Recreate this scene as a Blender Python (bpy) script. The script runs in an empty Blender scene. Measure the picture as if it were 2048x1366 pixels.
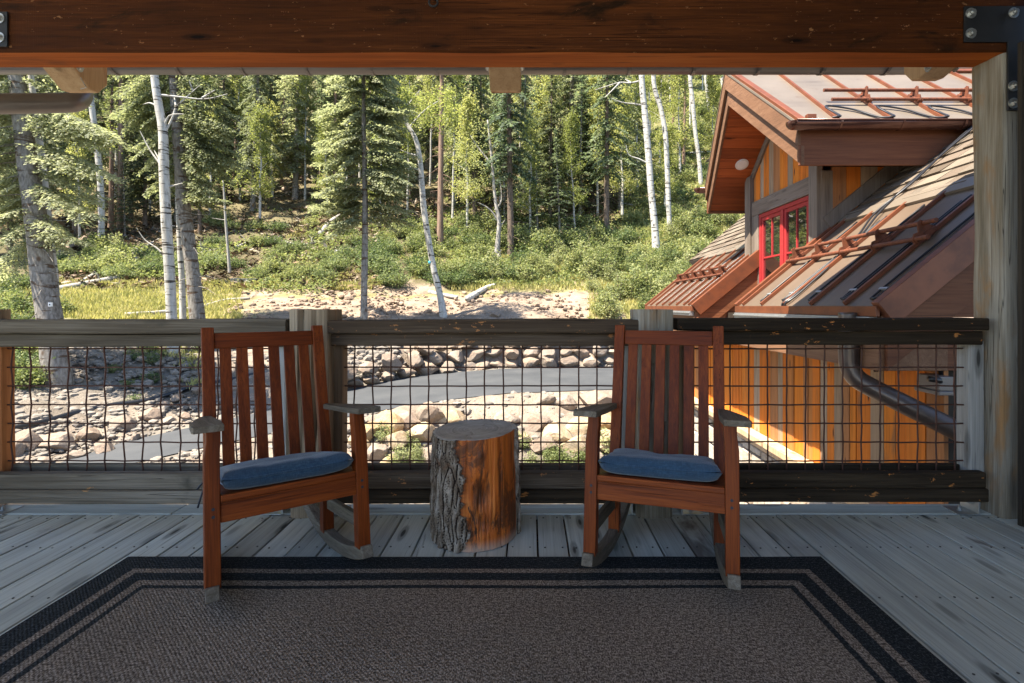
EXPO = 2.15
import bpy, bmesh, math, random
from mathutils import Vector, Matrix, noise as mnoise
R = random.Random(7)
sc = bpy.context.scene
COL = sc.collection
# ---------------------------------------------------------------- camera model (photo is 2048 wide)
F, H, VX, VY = 1045.0, 1.10, 1060.0, 612.0
def pt(px, py, Y): return Vector(((px-VX)*Y/F, Y, H-(py-VY)*Y/F))
def deck_pt(px, py):
    Y = H*F/(py-VY); return Vector(((px-VX)*Y/F, Y, 0.0))
def xpx(px, Y): return (px-VX)*Y/F
def zpx(py, Y): return H-(py-VY)*Y/F

# ---------------------------------------------------------------- mesh builder
class MB:
    def __init__(self): self.v = []; self.f = []; self.mi = []; self.cur = 0
    def add(self, vs, fs):
        o = len(self.v); self.v.extend([tuple(p) for p in vs])
        for f in fs: self.f.append(tuple(o+i for i in f)); self.mi.append(self.cur)
        return self
    def box(self, x0, x1, y0, y1, z0, z1):
        vs = [(x0,y0,z0),(x1,y0,z0),(x1,y1,z0),(x0,y1,z0),(x0,y0,z1),(x1,y0,z1),(x1,y1,z1),(x0,y1,z1)]
        return self.add(vs, [(3,2,1,0),(4,5,6,7),(0,1,5,4),(1,2,6,5),(2,3,7,6),(3,0,4,7)])
    def hexa(self, a, b):
        """a: 4 points, b: 4 matching points"""
        return self.add(list(a)+list(b), [(3,2,1,0),(4,5,6,7),(0,1,5,4),(1,2,6,5),(2,3,7,6),(3,0,4,7)])
    def bar(self, p, q, w, h, up=(0,0,1)):
        p = Vector(p); q = Vector(q); d = (q-p).normalized(); up = Vector(up)
        s = d.cross(up)
        if s.length < 1e-4: s = Vector((1,0,0))
        s.normalize(); u = s.cross(d).normalized()
        c = [(-1,-1),(1,-1),(1,1),(-1,1)]
        A = [p+s*(i*w/2)+u*(j*h/2) for i,j in c]; B = [q+s*(i*w/2)+u*(j*h/2) for i,j in c]
        return self.add(A+B, [(0,1,2,3),(7,6,5,4),(0,4,5,1),(1,5,6,2),(2,6,7,3),(3,7,4,0)])
    def prism(self, poly, axis, a, b):
        """poly: list of 2-D points, extruded along axis from a to b"""
        def mk(p, t):
            if axis == 'X': return (t, p[0], p[1])
            if axis == 'Y': return (p[0], t, p[1])
            return (p[0], p[1], t)
        n = len(poly)
        vs = [mk(p,a) for p in poly]+[mk(p,b) for p in poly]
        fs = [tuple(range(n-1,-1,-1)), tuple(range(n,2*n))]
        for i in range(n): fs.append((i,(i+1)%n,n+(i+1)%n,n+i))
        return self.add(vs, fs)
    def tube(self, pts, rad, n=8, caps=True, jitter=0.0, rnd=None):
        pts = [Vector(p) for p in pts]
        if not isinstance(rad, (list,tuple)): rad = [rad]*len(pts)
        vs = []; fs = []; N = len(pts)
        ref = None
        for i,p in enumerate(pts):
            d = (pts[min(i+1,N-1)]-pts[max(i-1,0)])
            if d.length < 1e-9: d = Vector((0,0,1))
            d.normalize()
            if ref is None:
                ref = Vector((1,0,0)) if abs(d.x) < .8 else Vector((0,1,0))
            s = (ref - d*ref.dot(d)).normalized(); ref = s; u = d.cross(s)
            for k in range(n):
                a = 2*math.pi*k/n
                r = rad[i]
                if jitter: r *= 1+jitter*mnoise.noise(Vector((math.cos(a)*1.7+p.x*2, math.sin(a)*1.7+p.y*2, p.z*2.2)))
                vs.append(p+s*(math.cos(a)*r)+u*(math.sin(a)*r))
        for i in range(N-1):
            for k in range(n):
                a = i*n+k; b = i*n+(k+1)%n
                fs.append((a,b,b+n,a+n))
        if caps:
            fs.append(tuple(range(n-1,-1,-1))); fs.append(tuple((N-1)*n+k for k in range(n)))
        return self.add(vs, fs)
    def cyl(self, p, q, r, n=16): return self.tube([p,q], r, n)
    def rough_plank(self, x0, x1, y0, y1, z0, z1, seed=0, amp=.006, step=.05, axis='X'):
        """plank along an axis whose edges wander like hand-hewn timber"""
        n = max(2,int(abs(x1-x0)/step)); vs = []; fs = []
        cs = [(y0,z0,0),(y1,z0,1),(y1,z1,2),(y0,z1,3)]
        # 8-gon section (chamfered)
        c = min(abs(y1-y0),abs(z1-z0))*.12
        sec = [(y0+c,z0),(y1-c,z0),(y1,z0+c),(y1,z1-c),(y1-c,z1),(y0+c,z1),(y0,z1-c),(y0,z0+c)]
        for i in range(n+1):
            x = x0+(x1-x0)*i/n
            for k,(y,z) in enumerate(sec):
                g = mnoise.noise(Vector((x*1.3+seed*7.1, (k//2)*3.7, seed)))*amp + mnoise.noise(Vector((x*6+seed*3, k*1.9, seed+5)))*amp*.4
                h = mnoise.noise(Vector((x*1.1-seed*4.3, (k//2)*5.1+9, seed)))*amp*.6
                yy = y+h; zz = z+g
                vs.append((x,yy,zz) if axis == 'X' else ((yy,x,zz) if axis == 'Y' else (yy,zz,x)))
        for i in range(n):
            for k in range(8):
                a = i*8+k; b = i*8+(k+1)%8
                fs.append((a,a+8,b+8,b) if axis != 'Y' else (a,b,b+8,a+8))
        fs.append(tuple(range(8))); fs.append(tuple(n*8+k for k in range(7,-1,-1)))
        return self.add(vs, fs)
    def build(self, name, mat, parent=None, smooth=False, bevel=0, seg=2, autosmooth=None, matrix=None, fix=False):
        me = bpy.data.meshes.new(name); me.from_pydata(self.v, [], self.f); me.update()
        mats = mat if isinstance(mat,(list,tuple)) else [mat]
        for m in mats: me.materials.append(m)
        if len(mats) > 1: me.polygons.foreach_set('material_index', self.mi)
        if fix:
            bm = bmesh.new(); bm.from_mesh(me); bmesh.ops.recalc_face_normals(bm, faces=bm.faces); bm.to_mesh(me); bm.free()
        if smooth: me.polygons.foreach_set('use_smooth', [True]*len(me.polygons))
        o = bpy.data.objects.new(name, me); COL.objects.link(o)
        if matrix is not None: o.matrix_world = matrix
        if parent is not None: o.parent = parent
        if bevel:
            b = o.modifiers.new('Bevel','BEVEL'); b.width = bevel; b.segments = seg; b.limit_method = 'ANGLE'; b.angle_limit = math.radians(50)
        return o

def empty(name, loc=(0,0,0), rz=0):
    o = bpy.data.objects.new(name, None); o.empty_display_size = .2; COL.objects.link(o)
    o.location = loc; o.rotation_euler = (0,0,rz); return o
def tag(o, label=None, cat=None, group=None, kind=None):
    if label: o['label'] = label
    if cat: o['category'] = cat
    if group: o['group'] = group
    if kind: o['kind'] = kind
    return o
def children(o): return [c for c in ALLCH.get(o.name, [])] if False else list(o.children)
def copy_tree(o, parent=None, kids=None):
    c = o.copy(); COL.objects.link(c)
    if parent is not None: c.parent = parent
    for ch in (kids if kids is not None else list(o.children)): copy_tree(ch, c)
    return c

# ---------------------------------------------------------------- node helpers
class NT:
    def __init__(self, name, rough=.7, spec=.2):
        m = bpy.data.materials.new(name); m.use_nodes = True; self.m = m; self.t = m.node_tree
        self.b = self.t.nodes['Principled BSDF']; self.out = self.t.nodes['Material Output']
        self.b.inputs['Roughness'].default_value = rough
        self.b.inputs['Specular IOR Level'].default_value = spec
        self._tc = None; self._geo = None
    def n(self, typ, **kw):
        x = self.t.nodes.new(typ)
        for k,v in kw.items(): setattr(x,k,v)
        return x
    def set(self, sock, v):
        if isinstance(v, bpy.types.NodeSocket): self.t.links.new(v, sock)
        elif isinstance(v, (tuple,list)) and len(v) == 3 and sock.type == 'RGBA': sock.default_value = (*v,1)
        else: sock.default_value = v
    def obj(self):
        if not self._tc: self._tc = self.n('ShaderNodeTexCoord')
        return self._tc.outputs['Object']
    def geo(self, what):
        if not self._geo: self._geo = self.n('ShaderNodeNewGeometry')
        return self._geo.outputs[what]
    def island(self): return self.geo('Random Per Island')
    def vmath(self, op, a, b):
        x = self.n('ShaderNodeVectorMath', operation=op); self.set(x.inputs[0],a); self.set(x.inputs[1],b); return x.outputs[0]
    def math(self, op, a, b=0.0, c=None, clamp=False):
        x = self.n('ShaderNodeMath', operation=op, use_clamp=clamp); self.set(x.inputs[0],a); self.set(x.inputs[1],b)
        if c is not None: self.set(x.inputs[2],c)
        return x.outputs[0]
    def map(self, v, scale=(1,1,1), loc=(0,0,0)):
        x = self.n('ShaderNodeMapping'); self.set(x.inputs['Vector'],v); x.inputs['Scale'].default_value = scale; x.inputs['Location'].default_value = loc
        return x.outputs[0]
    def shifted(self, v, amt=13.7):
        """shift the texture space by the island's random number"""
        c = self.n('ShaderNodeCombineXYZ'); i = self.island()
        self.set(c.inputs[0], self.math('MULTIPLY', i, amt)); self.set(c.inputs[1], self.math('MULTIPLY', i, amt*1.7)); self.set(c.inputs[2], self.math('MULTIPLY', i, amt*.6))
        return self.vmath('ADD', v, c.outputs[0])
    def noise(self, v, scale=5, detail=4, rough=.55, dist=0.0):
        x = self.n('ShaderNodeTexNoise'); self.set(x.inputs['Vector'],v)
        x.inputs['Scale'].default_value = scale; x.inputs['Detail'].default_value = detail
        x.inputs['Roughness'].default_value = rough; x.inputs['Distortion'].default_value = dist
        return x.outputs['Fac']
    def voro(self, v, scale=5, feature='F1', out='Distance', rnd=1.0):
        x = self.n('ShaderNodeTexVoronoi', feature=feature); self.set(x.inputs['Vector'],v); x.inputs['Scale'].default_value = scale
        x.inputs['Randomness'].default_value = rnd
        return x.outputs[out]
    def ramp(self, fac, stops, interp='LINEAR'):
        x = self.n('ShaderNodeValToRGB'); x.color_ramp.interpolation = interp
        e = x.color_ramp.elements
        while len(e) < len(stops): e.new(.5)
        for i,(p,c) in enumerate(stops):
            e[i].position = p; e[i].color = (c,c,c,1) if isinstance(c,(int,float)) else (*c,1)
        self.set(x.inputs[0], fac); return x.outputs['Color']
    def mix(self, fac, a, b, mode='MIX'):
        x = self.n('ShaderNodeMix', data_type='RGBA', blend_type=mode)
        self.set(x.inputs[0],fac); self.set(x.inputs[6],a); self.set(x.inputs[7],b); return x.outputs[2]
    def step(self, v, a, b):
        x = self.n('ShaderNodeMapRange', interpolation_type='SMOOTHSTEP'); self.set(x.inputs['Value'],v)
        x.inputs['From Min'].default_value = a; x.inputs['From Max'].default_value = b; return x.outputs[0]
    def attr(self, name):
        x = self.n('ShaderNodeAttribute', attribute_name=name); return x
    def color(self, c): self.set(self.b.inputs['Base Color'], c)
    def bump(self, h, strength=.4, dist=.01):
        x = self.n('ShaderNodeBump'); x.inputs['Strength'].default_value = strength; x.inputs['Distance'].default_value = dist
        self.set(x.inputs['Height'],h); self.set(self.b.inputs['Normal'], x.outputs[0]); return x

def axis_scale(axis, long, cross):
    return {'X':(long,cross,cross),'Y':(cross,long,cross),'Z':(cross,cross,long)}[axis]

def wood(name, stops, axis='X', grain=30, long=1.2, rough=.7, spec=.25, bump=.35, var=.35, knots=0.0, stain=None, flecks=None, saw=False, tint=None, dirt=None, crackamt=.7):
    """stops: colour ramp of the grain; stain/flecks: (colour, low, high, scale)"""
    t = NT(name, rough, spec); o = t.shifted(t.obj())
    g1 = t.noise(t.map(o, axis_scale(axis, long, grain)), 1, 5, .6, .6)
    g2 = t.noise(t.map(o, axis_scale(axis, long*4, grain*5)), 1, 3, .6)
    wob = t.noise(t.map(o, axis_scale(axis, .8, 3.5)), 1, 3, .5, .3)
    f = t.math('ADD', t.math('MULTIPLY', g1, .62), t.math('MULTIPLY', g2, .38))
    f = t.math('ADD', f, t.math('MULTIPLY', t.math('SUBTRACT', wob, .5), .5))
    c = t.ramp(f, stops)
    if tint: c = t.mix(t.ramp(t.island(), [(0,0.0),(1,1.0)]), c, t.mix(1.0, c, tint, 'MULTIPLY'))
    if var:
        v = t.math('ADD', t.math('MULTIPLY', t.island(), var), 1-var*.5)
        cc = t.n('ShaderNodeCombineColor'); [t.set(cc.inputs[i], v) for i in range(3)]
        c = t.mix(1.0, c, cc.outputs[0], 'MULTIPLY')
    hgt = f
    if knots:
        k = t.voro(t.map(o, axis_scale(axis, 1.5, 6.5)), knots, rnd=1.0)
        kk = t.step(k, .13, .05); ring = t.math('MULTIPLY', t.step(k, .2, .12), .5)
        c = t.mix(t.math('MAXIMUM', kk, ring), c, tuple(x*.35 for x in stops[0][1]))
        hgt = t.math('SUBTRACT', hgt, t.math('MULTIPLY', kk, .4))
    if stain:
        col,a,b,s = stain
        n = t.noise(t.map(o, axis_scale(axis, s*.35, s)), 1, 5, .65, .4)
        c = t.mix(t.step(n,a,b), c, col)
    if flecks:
        col,a,b,s = flecks
        n = t.noise(t.map(o, axis_scale(axis, s*.5, s)), 1, 6, .7, .2)
        k = t.step(n,a,b); c = t.mix(k, c, col); hgt = t.math('SUBTRACT', hgt, t.math('MULTIPLY', k, .5))
    if saw:
        w = t.noise(t.map(o, axis_scale(axis, 160, 2)), 1, 2, .5); hgt = t.math('ADD', hgt, t.math('MULTIPLY', w, .35))
    # splits along the grain
    cr = t.noise(t.map(o, axis_scale(axis, .55, grain*1.3)), 1, 2, .5, .25)
    crack = t.step(t.math('ABSOLUTE', t.math('SUBTRACT', cr, .5)), .012, .002)
    crack = t.math('MULTIPLY', crack, t.step(wob, .48, .6))
    c = t.mix(t.math('MULTIPLY', crack, crackamt), c, tuple(x*.25 for x in stops[0][1]))
    hgt = t.math('SUBTRACT', hgt, t.math('MULTIPLY', crack, .5))
    if dirt:
        col,a,b,s = dirt
        c = t.mix(t.math('MULTIPLY', t.step(t.noise(t.obj(), s, 4, .6), a, b), .8), c, col)
    t.color(c); t.bump(hgt, bump, .004); return t.m

def metal(name, col, rough=.4, metallic=1.0, col2=None, scale=12, bump=.05, spec=.5):
    t = NT(name, rough, spec); t.b.inputs['Metallic'].default_value = metallic
    n = t.noise(t.obj(), scale, 6, .65)
    c = t.mix(t.step(n,.35,.7), col, col2 if col2 else tuple(x*.8 for x in col))
    t.color(c); t.set(t.b.inputs['Roughness'], t.math('ADD', rough-.1, t.math('MULTIPLY', n, .2)))
    t.bump(n, bump, .004); return t.m

def leafmat(name, c1, c2, c3, transl=.35, scale=.9):
    """leaf or needle: diffuse plus light passing through, colour varying over clumps, from leaf to leaf and from tree to tree"""
    t = NT(name, .6, .2)
    n = t.noise(t.obj(), scale, 3, .6)
    f = t.math('ADD', t.math('MULTIPLY', n, .75), t.math('MULTIPLY', t.math('SUBTRACT', t.island(), .5), .45))
    oi = t.n('ShaderNodeObjectInfo'); f = t.math('ADD', f, t.math('MULTIPLY', t.math('SUBTRACT', oi.outputs['Random'], .5), .4))
    c = t.ramp(f, [(.2,c1),(.42,c2),(.72,c3)])
    t.color(c)
    tr = t.n('ShaderNodeBsdfTranslucent'); t.set(tr.inputs['Color'], t.mix(1.0, c, (1.18,1.18,.85), 'MULTIPLY'))
    mx = t.n('ShaderNodeMixShader'); mx.inputs[0].default_value = transl
    t.t.links.new(t.b.outputs[0], mx.inputs[1]); t.t.links.new(tr.outputs[0], mx.inputs[2]); t.t.links.new(mx.outputs[0], t.out.inputs[0])
    return t.m
# ================================================================ materials
M = {}
M['beam'] = wood('dark stained beam', [(.2,(.014,.0045,.0015)),(.5,(.055,.0155,.0035)),(.8,(.12,.035,.008))], 'X', 42, 1.6, .75, .1, .8, 0, knots=1.3, stain=((.014,.006,.002),.55,.72,6), flecks=((.22,.10,.04),.635,.675,44), saw=True)
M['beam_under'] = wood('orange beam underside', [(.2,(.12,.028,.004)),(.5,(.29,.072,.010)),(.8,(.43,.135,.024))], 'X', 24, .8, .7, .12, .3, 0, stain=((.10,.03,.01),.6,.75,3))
M['post'] = wood('weathered hewn post', [(.2,(.045,.033,.02)),(.42,(.17,.142,.102)),(.62,(.29,.26,.21)),(.85,(.40,.375,.32))], 'Z', 22, 1.0, .8, .2, .8, .1, knots=.8, stain=((.25,.14,.06),.52,.68,4))
M['post_light'] = wood('pale hewn post', [(.2,(.09,.062,.034)),(.5,(.28,.215,.145)),(.8,(.43,.355,.26))], 'Z', 24, 1.0, .8, .2, .8, .1, knots=.8, stain=((.28,.14,.05),.55,.68,5))
M['rail_grey'] = wood('grey weathered rail', [(.2,(.028,.021,.014)),(.5,(.105,.086,.063)),(.8,(.23,.20,.16))], 'X', 30, .9, .85, .1, .8, .3, knots=1.0, stain=((.05,.045,.035),.55,.7,4), flecks=((.36,.19,.08),.66,.70,11))
M['rail_dark'] = wood('dark stained rail', [(.2,(.022,.014,.009)),(.5,(.068,.048,.032)),(.8,(.17,.132,.098))], 'X', 34, .9, .8, .1, .5, .2, knots=1.0, flecks=((.36,.165,.065),.615,.645,24))
M['rail_black'] = wood('blackened rail', [(.2,(.006,.004,.003)),(.5,(.022,.015,.009)),(.8,(.065,.045,.026))], 'X', 34, .9, .75, .12, .5, .2, knots=1.0, flecks=((.40,.16,.045),.625,.655,24))
M['stud'] = wood('brown stud', [(.2,(.06,.04,.025)),(.5,(.16,.11,.07)),(.8,(.25,.18,.12))], 'Z', 30, .9, .75, .2, .5, .2, knots=1.0)
M['stud_grey'] = wood('grey stud', [(.2,(.11,.105,.095)),(.5,(.25,.24,.22)),(.8,(.36,.35,.33))], 'Z', 34, .9, .8, .2, .5, .2, knots=1.0)
M['stud_pale'] = wood('pale grey stud', [(.2,(.25,.26,.26)),(.5,(.42,.43,.43)),(.8,(.52,.53,.53))], 'Z', 34, .9, .8, .1, .4, .1)
M['stud_orange'] = wood('orange stud', [(.2,(.25,.09,.03)),(.5,(.42,.17,.06)),(.8,(.5,.24,.1))], 'Z', 30, .9, .7, .2, .3, .1)
M['deck'] = wood('weathered deck boards', [(.2,(.16,.163,.142)),(.48,(.38,.392,.342)),(.8,(.52,.535,.47))], 'Y', 30, .9, .8, .12, .45, .28, knots=1.2, stain=((.15,.135,.115),.63,.73,3.6), dirt=((.24,.22,.19),.56,.78,1.3), crackamt=.4)
M['deck_x'] = wood('weathered border board', [(.2,(.23,.235,.205)),(.5,(.43,.44,.385)),(.8,(.55,.56,.495))], 'X', 30, .9, .8, .12, .35, .15, knots=1.2)
M['chair'] = wood('reddish teak', [(.2,(.034,.0065,.0012)),(.45,(.125,.024,.0035)),(.62,(.20,.043,.006)),(.85,(.32,.085,.014))], 'Z', 46, 2.2, .45, .16, .4, .3)
M['chair_x'] = wood('reddish teak crosswise', [(.2,(.034,.0065,.0012)),(.45,(.125,.024,.0035)),(.62,(.20,.043,.006)),(.85,(.32,.085,.014))], 'X', 46, 2.2, .45, .16, .4, .3)
M['chair_grey'] = wood('weathered teak', [(.2,(.04,.032,.022)),(.5,(.125,.105,.08)),(.8,(.24,.215,.18))], 'Y', 50, 2.5, .8, .1, .5, .2)
M['steel_black'] = metal('black steel plate', (.012,.012,.013), .55, .3, (.02,.018,.018))
M['zinc'] = metal('zinc bolt', (.55,.56,.55), .38, .9)
M['galv'] = metal('galvanised bracket', (.42,.43,.43), .45, .8)
M['rust_wire'] = metal('rusty wire', (.085,.030,.016), .7, .3, (.05,.025,.018), 30, .2)
M['gutter_grey'] = metal('grey brown gutter', (.15,.132,.126), .36, .25, (.175,.155,.148), 2, .01)
M['brown_steel'] = metal('brown gutter', (.085,.036,.026), .22, .5, (.11,.05,.036), 4, .02)
M['rafter'] = wood('pale rafter', [(.2,(.30,.18,.10)),(.5,(.48,.33,.20)),(.8,(.56,.42,.28))], 'Z', 18, 1.2, .75, .2, .4, .1, knots=.7, stain=((.3,.13,.05),.58,.7,5))
M['ceiling'] = wood('porch ceiling boards', [(.2,(.40,.30,.19)),(.5,(.56,.46,.32)),(.8,(.66,.56,.42))], 'X', 20, .8, .7, .2, .3, .2)
M['wall_dark'] = wood('dark wall boards', [(.2,(.012,.01,.008)),(.5,(.03,.024,.018)),(.8,(.05,.04,.03))], 'Z', 20, .8, .7, .2, .3, .2)

# rug: woven field with mitred dark borders
def rug_mat(w, d):
    t = NT('woven rug', .95, .1); o = t.obj()
    sx = t.n('ShaderNodeSeparateXYZ'); t.set(sx.inputs[0], o)
    wob = t.math('MULTIPLY', t.math('SUBTRACT', t.noise(o, 60, 2, .5), .5), .008)
    dx = t.math('SUBTRACT', w/2, t.math('ABSOLUTE', sx.outputs[0])); dy = t.math('SUBTRACT', d/2, t.math('ABSOLUTE', sx.outputs[1]))
    e = t.math('ADD', t.math('MINIMUM', dx, dy), wob)
    fiber = t.noise(t.map(o,(230,120,1)), 1, 2, .5); coarse = t.noise(t.map(o,(58,112,1)), 1, 4, .75); big = t.noise(o, 1.6, 3, .5)
    f = t.math('ADD', t.math('MULTIPLY', fiber, .5), t.math('MULTIPLY', coarse, .5))
    tan = t.ramp(f, [(.36,(.022,.016,.012)),(.48,(.130,.100,.074)),(.59,(.36,.295,.235))])
    tan = t.mix(1.0, tan, t.ramp(big, [(.3,.75),(.7,1.05)]), 'MULTIPLY')
    blk = t.ramp(f, [(.36,(.004,.005,.006)),(.52,(.018,.020,.021)),(.66,(.080,.088,.088))])
    c = tan
    for a,b in ((-.1,.105),(.138,.196),(.233,.256)):
        inside = t.math('MULTIPLY', t.math('GREATER_THAN', e, a), t.math('LESS_THAN', e, b))
        c = t.mix(inside, c, blk)
    t.color(c)
    w1 = t.n('ShaderNodeTexWave', wave_type='BANDS', bands_direction='DIAGONAL'); t.set(w1.inputs['Vector'], o); w1.inputs['Scale'].default_value = 45; w1.inputs['Distortion'].default_value = 2.0; w1.inputs['Detail'].default_value = 2
    t.bump(t.math('ADD', t.math('MULTIPLY', w1.outputs['Fac'], .22), f), .7, .006)
    return t.m
def fabric_mat():
    t = NT('blue canvas', .9, .15); o = t.obj()
    a = t.noise(t.map(o,(500,60,60)),1,2,.5); b = t.noise(t.map(o,(60,500,60)),1,2,.5); n = t.noise(o, 7, 4, .6)
    f = t.math('ADD', t.math('MULTIPLY', t.math('ADD',a,b), .43), t.math('MULTIPLY', n, .14))
    t.color(t.ramp(f, [(.3,(.010,.026,.052)),(.5,(.019,.048,.088)),(.72,(.042,.085,.138))]))
    t.set(t.b.inputs['Sheen Weight'], .3); t.bump(t.math('ADD', f, t.math('MULTIPLY', t.noise(o, 22, 3, .5), .6)), .5, .004)
    return t.m
M['fabric'] = fabric_mat()
def flat(name, c, rough=.6, spec=.3):
    t = NT(name, rough, spec); n = t.noise(t.obj(), 14, 4, .6)
    t.color(t.mix(n, tuple(x*.82 for x in c), tuple(min(1,x*1.12) for x in c))); return t.m
M['dark_cord'] = flat('dark cord', (.02,.025,.035))
M['white_plastic'] = flat('white plastic', (.7,.7,.68), .4)
M['screw'] = flat('screw head', (.035,.03,.028), .5)

# ================================================================ deck
FR = 2.705               # front plane of the posts
def hexbolt(mb, p, r=.03, axis='Y', s=-1):
    """washer + hexagonal head on a plane facing s along the axis"""
    p = Vector(p); d = Vector((0,1,0)) if axis == 'Y' else (Vector((1,0,0)) if axis == 'X' else Vector((0,0,1)))
    mb.tube([p, p+d*s*.004], r, 20); mb.tube([p+d*s*.004, p+d*s*.018], r*.62, 6); mb.tube([p+d*s*.018, p+d*s*.026], r*.32, 10)
d = MB(); n = 0; x = -6.8
while x < 3.3:
    d.box(x+.0042, x+.1395-.0042, -3.2+R.uniform(-.01,.01), 2.755, -.030, R.uniform(-.0012,.0012)); x += .1395
deck = d.build('deck_floor', M['deck'], bevel=.003, seg=2); tag(deck, kind='structure')
d = MB(); d.box(-6.8, -1.9, 2.762, 2.900, -.030, .002); d.box(-1.895, 3.3, 2.762, 2.900, -.030, .0026)
tag(d.build('deck_border_board', M['deck_x'], bevel=.004), kind='structure')
d = MB()
x = -6.8+.03
i = 0
while x < 3.3:
    for yj in (2.71, 2.38, 1.97, 1.56, 1.15):
        for off in (0.0, .08):
            px_, py_ = x+off+R.uniform(-.006,.006), yj+R.uniform(-.008,.008)
            d.tube([(px_,py_,-.002),(px_,py_,.0022)], .0042, 8)
    x += .1395
tag(d.build('deck_screw_heads', M['screw']), kind='structure')
d = MB()
for k in range(9): d.box(-6.8, 3.3, 2.55-.4*k-.02, 2.55-.4*k+.02, -.26, -.032)
d.box(-6.8, 3.3, 2.85, 2.89, -.30, -.033)
tag(d.build('deck_joists', M['rail_dark']), kind='structure')

# ================================================================ rug
RX0, RX1, RY0, RY1 = -1.750, 1.263, .55, 2.272
rw, rd = RX1-RX0, 2*(RY1-.35)
RUGC = ((RX0+RX1)/2, RY1-rd/2)
m_ = MB(); nx, ny = 120, 90; vs = []
for j in range(ny+1):
    for i in range(nx+1):
        u = -rw/2+rw*i/nx; v = -rd/2+rd*j/ny
        ez = .003*mnoise.noise(Vector((u*2.1,v*2.3,1.7)))
        e = min(i,nx-i,j,ny-j); wv = .004*mnoise.noise(Vector((u*3,v*3,9)))
        vs.append((u+(wv if e == 0 else 0), v+(wv if e == 0 else 0), .010+ez*(0 if e < 2 else 1)))
fs = [(j*(nx+1)+i, j*(nx+1)+i+1, (j+1)*(nx+1)+i+1, (j+1)*(nx+1)+i) for j in range(ny) for i in range(nx)]
m_.add(vs, fs)
rim = [i for i in range(nx+1)]+[(j)*(nx+1)+nx for j in range(1,ny+1)]+[ny*(nx+1)+i for i in range(nx-1,-1,-1)]+[j*(nx+1) for j in range(ny-1,0,-1)]
o_ = len(m_.v); m_.v.extend([(m_.v[k][0],m_.v[k][1],.0025) for k in rim])
for k in range(len(rim)):
    m_.f.append((rim[k], o_+k, o_+(k+1)%len(rim), rim[(k+1)%len(rim)])); m_.mi.append(0)
rug = m_.build('rug', rug_mat(rw, rd), smooth=False)
rug.location = (*RUGC, 0)
tag(rug, 'large brown woven rug with black striped borders lying on the deck', 'rug')

# ================================================================ posts
def hewn_post(name, x0, x1, y0, y1, z0, z1, mat, seed, amp=.012, cracks=()):
    mb = MB(); nz = int((z1-z0)/.025); per = 12; vs = []; fs = []
    hx, hy = (x1-x0)/2, (y1-y0)/2
    for i in range(nz+1):
        z = z0+(z1-z0)*i/nz
        for s in range(4*per):
            side, t = divmod(s, per); t = t/per*2-1
            x,y = [(t,-1),(1,t),(-t,1),(-1,-t)][side]
            # waney corners
            r = 1-.055*max(0,(abs(x)*abs(y)-.72)/.28)**1.5
            nz_ = mnoise.noise(Vector((x*1.3+seed, y*1.3, z*1.6)))*amp + mnoise.noise(Vector((x*6+seed, y*6, z*3)))*amp*.35
            X, Y = x*hx*r, y*hy*r
            if side == 0:
                for (cx, w, dp, za, zb) in cracks:
                    c = cx+.10*mnoise.noise(Vector((z*3.1, seed, cx*9)))
                    if za < z < zb: Y += dp*max(0,1-abs(x-c)/w)
            X += nz_*(x if abs(x) > .99 else x*.3); Y += nz_*(y if abs(y) > .99 else y*.3)
            vs.append((X,Y,z))
    n = 4*per
    for i in range(nz):
        for k in range(n): fs.append((i*n+k, i*n+(k+1)%n, (i+1)*n+(k+1)%n, (i+1)*n+k))
    fs.append(tuple(range(n-1,-1,-1))); fs.append(tuple(nz*n+k for k in range(n)))
    mb.add(vs, fs); o = mb.build(name, mat); o.location = ((x0+x1)/2,(y0+y1)/2,0); return o
p = hewn_post('deck_post', xpx(576,FR), xpx(656,FR), FR, FR+.21, .0, zpx(619,FR), M['post_light'], 3.1, cracks=((-.28,.10,.035,.1,1.2),(.30,.08,.03,.0,1.2)))
tag(p, 'pale split timber railing post behind the chair on the left, cracked down its face', 'post')
p = hewn_post('deck_post', xpx(1275,FR), xpx(1347,FR), FR, FR+.21, .0, zpx(619,FR), M['post'], 8.4, cracks=((.55,.07,.03,.0,.5),(-.1,.08,.03,.3,.8)))
tag(p, 'short grey timber railing post behind the chair on the right', 'post')
p = hewn_post('deck_post', -3.10, -2.90, FR, FR+.21, .0, zpx(619,FR), M['post_light'], 5.5)
tag(p, 'timber railing post at the far end of the weathered grey railing', 'post')
PX0, PX1 = 2.44, 2.68
p = hewn_post('roof_post', PX0, PX1, 2.70, 2.89, .0, 2.411, M['post'], 1.9, .010, cracks=((.35,.10,.02,.2,2.2),(-.2,.07,.015,.6,2.0)))
tag(p, 'tall hewn grey and ochre timber post holding up the porch beam', 'post')
p = hewn_post('roof_post', -3.62, -3.38, 2.70, 2.89, .0, 2.411, M['post'], 4.2)
tag(p, 'tall timber post under the outer end of the porch beam', 'post')

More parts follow.
